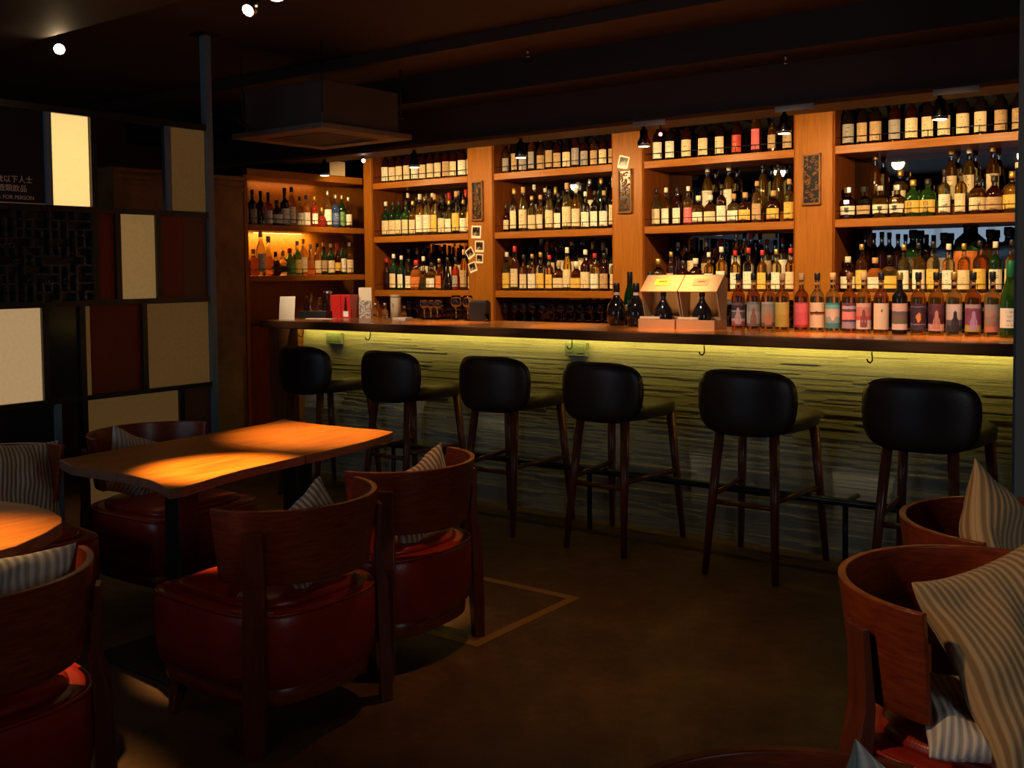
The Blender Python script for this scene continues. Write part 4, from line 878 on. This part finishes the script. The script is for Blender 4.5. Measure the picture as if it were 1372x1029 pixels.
# ------------------------------------------------------------------ armchairs (local +X is the front)
def plan(t, a, ry, nf=8, nr=3.1):
    c, s = math.cos(t), math.sin(t); n = nf if c > 0 else nr
    r = (abs(c) ** n + abs(s) ** n) ** (-1 / n)
    return (a * c * r + .01, ry * s * r)
def loft(bm, levels, n=48, caps=True):
    """levels: list of (z, half depth, half width, z bulge at centre)"""
    rings = [[bm.verts.new((*plan(2 * PI * k / n, a, w), z)) for k in range(n)] for z, a, w in levels]
    for A, B in zip(rings, rings[1:]):
        for k in range(n):
            f = bm.faces.new((A[k], A[(k + 1) % n], B[(k + 1) % n], B[k])); f.smooth = True
    if caps: bm.faces.new(rings[0][::-1]); bm.faces.new(rings[-1])
def make_armchair(label):
    t = thing('armchair', label, 'armchair', (0, 0, 0), 0, 'barrel backed armchairs')
    # curved bentwood back
    bm = bm_new(); R_, Rb, th, N_ = .305, .275, .018, 34
    def curve(k, r):
        L_ = [(1.0, 0)]
        s = -1 + 2 * k / N_; a = s * PI / 2 * .95
        if abs(a) <= PI / 2: return (-.02 - r * math.cos(a), r * math.sin(a))
        ex = (abs(a) - PI / 2) / (PI / 2 * .12); return (-.02 + ex * .085, math.copysign(r - ex * .004, a))
    zs = [.505, .56, .62, .68, .733, .738]
    out = [[bm.verts.new((*curve(k, Rb + (R_ - Rb) * (z - .505) / .23), z)) for z in zs] for k in range(N_ + 1)]
    inn = [[bm.verts.new((*curve(k, Rb + (R_ - Rb) * (z - .505) / .23 - th), z)) for z in zs] for k in range(N_ + 1)]
    for k in range(N_):
        for j in range(len(zs) - 1):
            f = bm.faces.new((out[k][j], out[k + 1][j], out[k + 1][j + 1], out[k][j + 1])); f.smooth = True
            f = bm.faces.new((inn[k][j], inn[k][j + 1], inn[k + 1][j + 1], inn[k + 1][j])); f.smooth = True
        for j, d in ((0, 0), (-1, 1)): bm.faces.new((out[k][j], inn[k][j], inn[k + 1][j], out[k + 1][j]))
    for k in (0, N_):
        for j in range(len(zs) - 1): bm.faces.new((out[k][j], out[k][j + 1], inn[k][j + 1], inn[k][j]))
    obj('backrest', bm, M['chair_wood'], t, bevel=.0025)
    # rear posts rise from the floor up the outside of the back
    for s in (-1, 1):
        bm = bm_new(); ang = s * .98
        for r0 in [0]:
            secs = []
            for z, rr, w, d in ((0, .308, .026, .020), (.15, .302, .033, .022), (.40, .296, .034, .020), (.505, .290, .033, .013), (.60, .298, .032, .010), (.675, .306, .031, .008)):
                cx, cy = -.02 - rr * math.cos(ang), rr * math.sin(ang)
                ra = Vector((-math.cos(ang), math.sin(ang), 0)); ta = Vector((math.sin(ang), math.cos(ang), 0)); c = Vector((cx, cy, z)) + ra * d
                secs.append([bm.verts.new(c + ra * a * d + ta * b * w) for a, b in ((-1, -1), (1, -1), (1, 1), (-1, 1))])
            for A, B in zip(secs, secs[1:]):
                for k in range(4): bm.faces.new((A[k], A[(k + 1) % 4], B[(k + 1) % 4], B[k]))
            bm.faces.new(secs[0][::-1]); bm.faces.new(secs[-1])
        obj('rear_post', bm, M['post_wood'], t, bevel=.003)
    def seatmesh(lv, shift=.032):
        bm = bm_new(); loft(bm, lv); bmesh.ops.translate(bm, verts=bm.verts[:], vec=(shift, 0, 0)); return bm
    seat = obj('seat', seatmesh([(.185, .290, .272), (.19, .298, .280), (.26, .306, .288), (.36, .308, .290), (.40, .306, .288), (.418, .298, .280), (.422, .278, .260)]), M['red_leather'], t)
    bm = bm_new(); n = 60
    tube(bm, [(plan(2 * PI * k / n, .302, .284)[0] + .032, plan(2 * PI * k / n, .302, .284)[1], .415) for k in range(n + 1)], .0055, 6, False); obj('piping', bm, M['red_leather'], seat)
    obj('cushion_pad', seatmesh([(.418, .250, .232), (.430, .254, .236), (.444, .242, .224), (.452, .18, .17), (.455, .08, .08), (.456, .01, .01)]), M['red_leather'], seat)
    obj('apron', seatmesh([(.125, .276, .258), (.13, .282, .264), (.18, .286, .268), (.185, .280, .262)]), M['chair_wood'], t)
    for sx, sy in ((.26, -.21), (.26, .21), (-.16, -.17), (-.16, .17)):
        if sx < 0: continue
        bm = bm_new(); a = []
        for z, w, o_ in ((0, .015, .02), (.13, .024, 0)):
            a.append([bm.verts.new((sx + o_ + p * w, sy + math.copysign(o_, sy) + q * w, z)) for p, q in ((-1, -1), (1, -1), (1, 1), (-1, 1))])
        for k in range(4): bm.faces.new((a[0][k], a[0][(k + 1) % 4], a[1][(k + 1) % 4], a[1][k]))
        bm.faces.new(a[0][::-1]); bm.faces.new(a[1]); obj('front_leg', bm, M['post_wood'], t, bevel=.003)
    return t
ch = make_armchair('red leather armchair with curved wood back at near half of long table, front centre')
ch.location = (-2.635, 2.225, 0); ch.rotation_euler = (0, 0, PI - .02)
for x, y, a, w in ((-2.74, 2.865, PI + .04, 'red leather armchair at far half of long table, near the bar stools'),
                   (-2.585, 1.17, PI - .05, 'dark red armchair cut off at lower left corner of the picture'),
                   (-4.07, 2.76, .05, 'armchair behind the long table, against the divider screen'),
                   (-4.07, 2.00, -.1, 'armchair with two striped cushions at far left behind the tables'),
                   (-.50, 2.42, -.08, 'armchair at right edge with blanket like striped cushion spilling over'),
                   (-.55, 3.06, .0, 'armchair at right edge, nearer the bar'),
                   (-.39, 1.15, -.1, 'armchair of which only the back rim shows at bottom right')):
    c_ = dup(ch, (x, y, 0), a, w)
    if x > -1: c_.scale = (1.02,) * 3

# ------------------------------------------------------------------ cushions
def stripe_mat(name, c1, c2, freq=34, c3=None):
    m = mat(name, c1, .9); N, L, B = nodes(m)
    uv = coords(m, (1, 1, 1), 'UV'); sep = nd(m, 'ShaderNodeSeparateXYZ'); L.new(uv, sep.inputs[0])
    a = nd(m, 'ShaderNodeMath', operation='MULTIPLY'); L.new(sep.outputs[0], a.inputs[0]); a.inputs[1].default_value = freq * 2 * PI / 2
    s = nd(m, 'ShaderNodeMath', operation='SINE'); L.new(a.outputs[0], s.inputs[0])
    mr = nd(m, 'ShaderNodeMapRange'); L.new(s.outputs[0], mr.inputs[0]); mr.inputs[1].default_value = -.6; mr.inputs[2].default_value = .6
    L.new(ramp(m, mr.outputs[0], [(0, c2), (1, c1)]), B.inputs['Base Color'])
    bump(m, s.outputs[0], .35, .004); B.inputs['Sheen Weight'].default_value = .2
    return m
M['stripe'] = stripe_mat('striped_linen', (.70, .54, .36), (.26, .18, .11), 36)
M['stripe_tan'] = stripe_mat('striped_tan', (.60, .40, .20), (.32, .19, .08), 44)
M['stripe_white'] = stripe_mat('striped_white', (.72, .66, .58), (.40, .36, .33), 30)
def cushion(label, loc, yaw, lean, roll, size=.42, thick=.13, m='stripe', bend=0.0, squash=0, seed=0, sag=0):
    """yaw: way the face looks; lean: tipped backwards; roll: turned in its own plane"""
    bm = bm_new(); n = 22; uvl = bm.loops.layers.uv.new('UVMap'); G_ = {}
    h = size / 2
    for side in (-1, 1):
        for i in range(n + 1):
            for j in range(n + 1):
                u, v = -1 + 2 * i / n, -1 + 2 * j / n
                edge = i in (0, n) or j in (0, n)
                if edge and side == 1: G_[1, i, j] = G_[-1, i, j]; continue
                x = h * u * (1 - .11 * (1 - v * v)); z = h * v * (1 - .11 * (1 - u * u))
                t_ = thick / 2 * ((1 - abs(u) ** 2.6) * (1 - abs(v) ** 2.6)) ** .55
                w = noise.noise(Vector((u * 2.3 + seed * 5, v * 2.3, side * 3))) * .016 + noise.noise(Vector((u * 6 + seed, v * 6, side * 2))) * .005
                fold = .010 * math.sin(3.2 * (u + v) + seed) * (1 - abs(u * v))
                y = side * t_ + (w + fold) * (1 if not edge else .5) - bend * u * u * h
                z2 = z - sag * (u * u) * h
                G_[side, i, j] = bm.verts.new((x, y, z2))
    for side in (-1, 1):
        for i in range(n):
            for j in range(n):
                q = (G_[side, i, j], G_[side, i + 1, j], G_[side, i + 1, j + 1], G_[side, i, j + 1])
                if side == 1: q = q[::-1]
                f = bm.faces.new(q); f.smooth = True
                idx = ((i, j), (i + 1, j), (i + 1, j + 1), (i, j + 1)) if side == -1 else ((i, j + 1), (i + 1, j + 1), (i + 1, j), (i, j))
                for l, (a, b) in zip(f.loops, idx): l[uvl].uv = (a / n, b / n)
    me = bpy.data.meshes.new('cushion'); bm.to_mesh(me); bm.free(); me.materials.append(M[m])
    o = bpy.data.objects.new('cushion', me); C.objects.link(o)
    o.matrix_world = Matrix.Translation(loc) @ Matrix.Rotation(yaw, 4, 'Z') @ Matrix.Rotation(PI / 2, 4, 'Z') @ Matrix.Rotation(lean, 4, 'X') @ Matrix.Rotation(roll, 4, 'Y')
    s = o.modifiers.new('sub', 'SUBSURF'); s.levels = 1; s.render_levels = 1
    tag(o, label, 'cushion', 'striped cushions on the armchairs'); return o
cushion('striped cushion in front centre armchair, one corner rising above the back', (-2.47, 2.20, .605), PI - .10, -.20, .72, .31, .10, 'stripe', seed=1)
cushion('striped cushion slumped in the armchair near the stools, pale corner up', (-2.565, 2.84, .60), PI - .05, -.20, .50, .33, .10, 'stripe', seed=2)
cushion('brightly lit striped cushion in the lower left armchair', (-2.43, 1.19, .625), PI + .05, -.18, -.10, .37, .12, 'stripe_white', seed=3)
cushion('large striped cushion at far left, right one of two', (-4.17, 2.16, .60), -.05, -.2, .10, .34, .10, 'stripe', seed=4)
cushion('striped cushion at far left edge, left one of two', (-4.14, 1.84, .60), .1, -.2, -.05, .32, .10, 'stripe', seed=5)
cushion('striped cushion under table edge in armchair by the divider', (-4.18, 2.70, .575), .1, -.3, .45, .32, .09, 'stripe_white', seed=6)
cushion('big tan striped cushion slung over seat of right edge armchair', (-.44, 2.36, .625), -.55, -.50, -.16, .44, .16, 'stripe_tan', .15, seed=7)
cushion('pale blue striped cushion under the tan one in right edge armchair', (-.50, 2.26, .50), -.6, -1.15, .45, .26, .08, 'stripe_white', seed=8)
cushion('tan cushion with raised corner in the right armchair nearer the bar', (-.58, 2.95, .635), -.1, -.22, .62, .47, .14, 'stripe_tan', seed=9)
cushion('small pale cushion tip at bottom right, in the nearest armchair', (-.345, 1.225, .665), -.1, -.25, .7, .34, .11, 'stripe_white', seed=10)

# ------------------------------------------------------------------ bar stools
def make_stool():
    t = thing('bar_stool', '', 'bar stool', (0, 0, 0), 0, 'bar stools along the counter')
    # curved padded back; outline is a rounded box, wraps forward at the sides
    bm = bm_new(); nu, nv = 28, 14; Gd = {}
    for s in (0, 1):
        for i in range(nu + 1):
            for j in range(nv + 1):
                u, v = -1 + 2 * i / nu, -1 + 2 * j / nv
                p = 3.6; q = max((abs(u) ** p + abs(v) ** p) ** (1 / p), 1e-6); m_ = max(abs(u), abs(v), 1e-6); k = m_ / q
                uu, vv = u * k, v * k
                x = .248 * uu * (1 - .05 * (1 if vv < 0 else 0) * abs(vv)); z = .822 + .155 * vv
                edge = max(abs(u), abs(v))
                d = .028 * math.sqrt(max(0, 1 - edge ** 5))
                y = -.245 + .40 * x * x / .24 * .6 + (d if s else -d)
                Gd[s, i, j] = (x, y, z)
    vs = {k: bm.verts.new(p) for k, p in Gd.items()}
    for s in (0, 1):
        for i in range(nu):
            for j in range(nv):
                f = bm.faces.new((vs[s, i, j], vs[s, i + 1, j], vs[s, i + 1, j + 1], vs[s, i, j + 1])); f.smooth = True
    bmesh.ops.remove_doubles(bm, verts=bm.verts[:], dist=.0008)
    back = obj('backrest', bm, M['black_leather'], t)
    bm = bm_new(); n = 44; rings = []
    for z, e in ((.675, -.03), (.69, 0), (.735, .004), (.752, -.008), (.760, -.05), (.764, -.12)):
        rg = []
        for k in range(n):
            a = 2 * PI * k / n; c, s_ = math.cos(a), math.sin(a); r = (abs(c) ** 4 + abs(s_) ** 4) ** -.25
            rg.append(bm.verts.new(((.225 + e) * c * r * (1 + .06 * s_), .02 + (.235 + e) * s_ * r, z)))
        rings.append(rg)
    for A, B in zip(rings, rings[1:]):
        for k in range(n):
            f = bm.faces.new((A[k], A[(k + 1) % n], B[(k + 1) % n], B[k])); f.smooth = True
    bm.faces.new(rings[0][::-1]); f = bm.faces.new(rings[-1]); f.smooth = True
    obj('seat', bm, M['stool_seat'], t)
    L = {}
    for sx, sy in ((-1, -1), (1, -1), (-1, 1), (1, 1)):
        top = Vector((sx * (.135 if sy < 0 else .185), sy * .19 + .01, .69)); bot = Vector((sx * (.175 if sy < 0 else .225), sy * .265, 0))
        bm = bm_new(); tube(bm, [bot, bot.lerp(top, .5), top], [.0155, .021, .024], 14); obj('leg', bm, M['stool_wood'], t); L[sx, sy] = (bot, top)
    def at(k, z): b, tp = L[k]; return b.lerp(tp, z / .69)
    for a, b, z in (((-1, -1), (1, -1), .34), ((-1, 1), (1, 1), .30), ((-1, -1), (-1, 1), .37), ((1, -1), (1, 1), .37)):
        bm = bm_new(); tube(bm, [at(a, z), at(b, z)], .0125, 10); obj('stretcher', bm, M['stool_wood'], t)
    return t
stool = make_stool()
SX = [(-5.06, 'leftmost bar stool, black leather back on dark wood legs'), (-4.30, 'second bar stool from the left, above far end of table'), (-3.52, 'third bar stool from the left, black leather back'),
      (-2.81, 'fourth bar stool from the left, below the socket plate'), (-2.02, 'fifth bar stool from the left, black leather back'), (-1.23, 'rightmost bar stool, closest, partly behind the right armchairs')]
for i, (x, lb) in enumerate(SX):
    if i == 0: stool.location = (x, 4.69, 0); stool['label'] = lb
    else: dup(stool, (x, 4.69, 0), random.uniform(-.03, .03), lb)
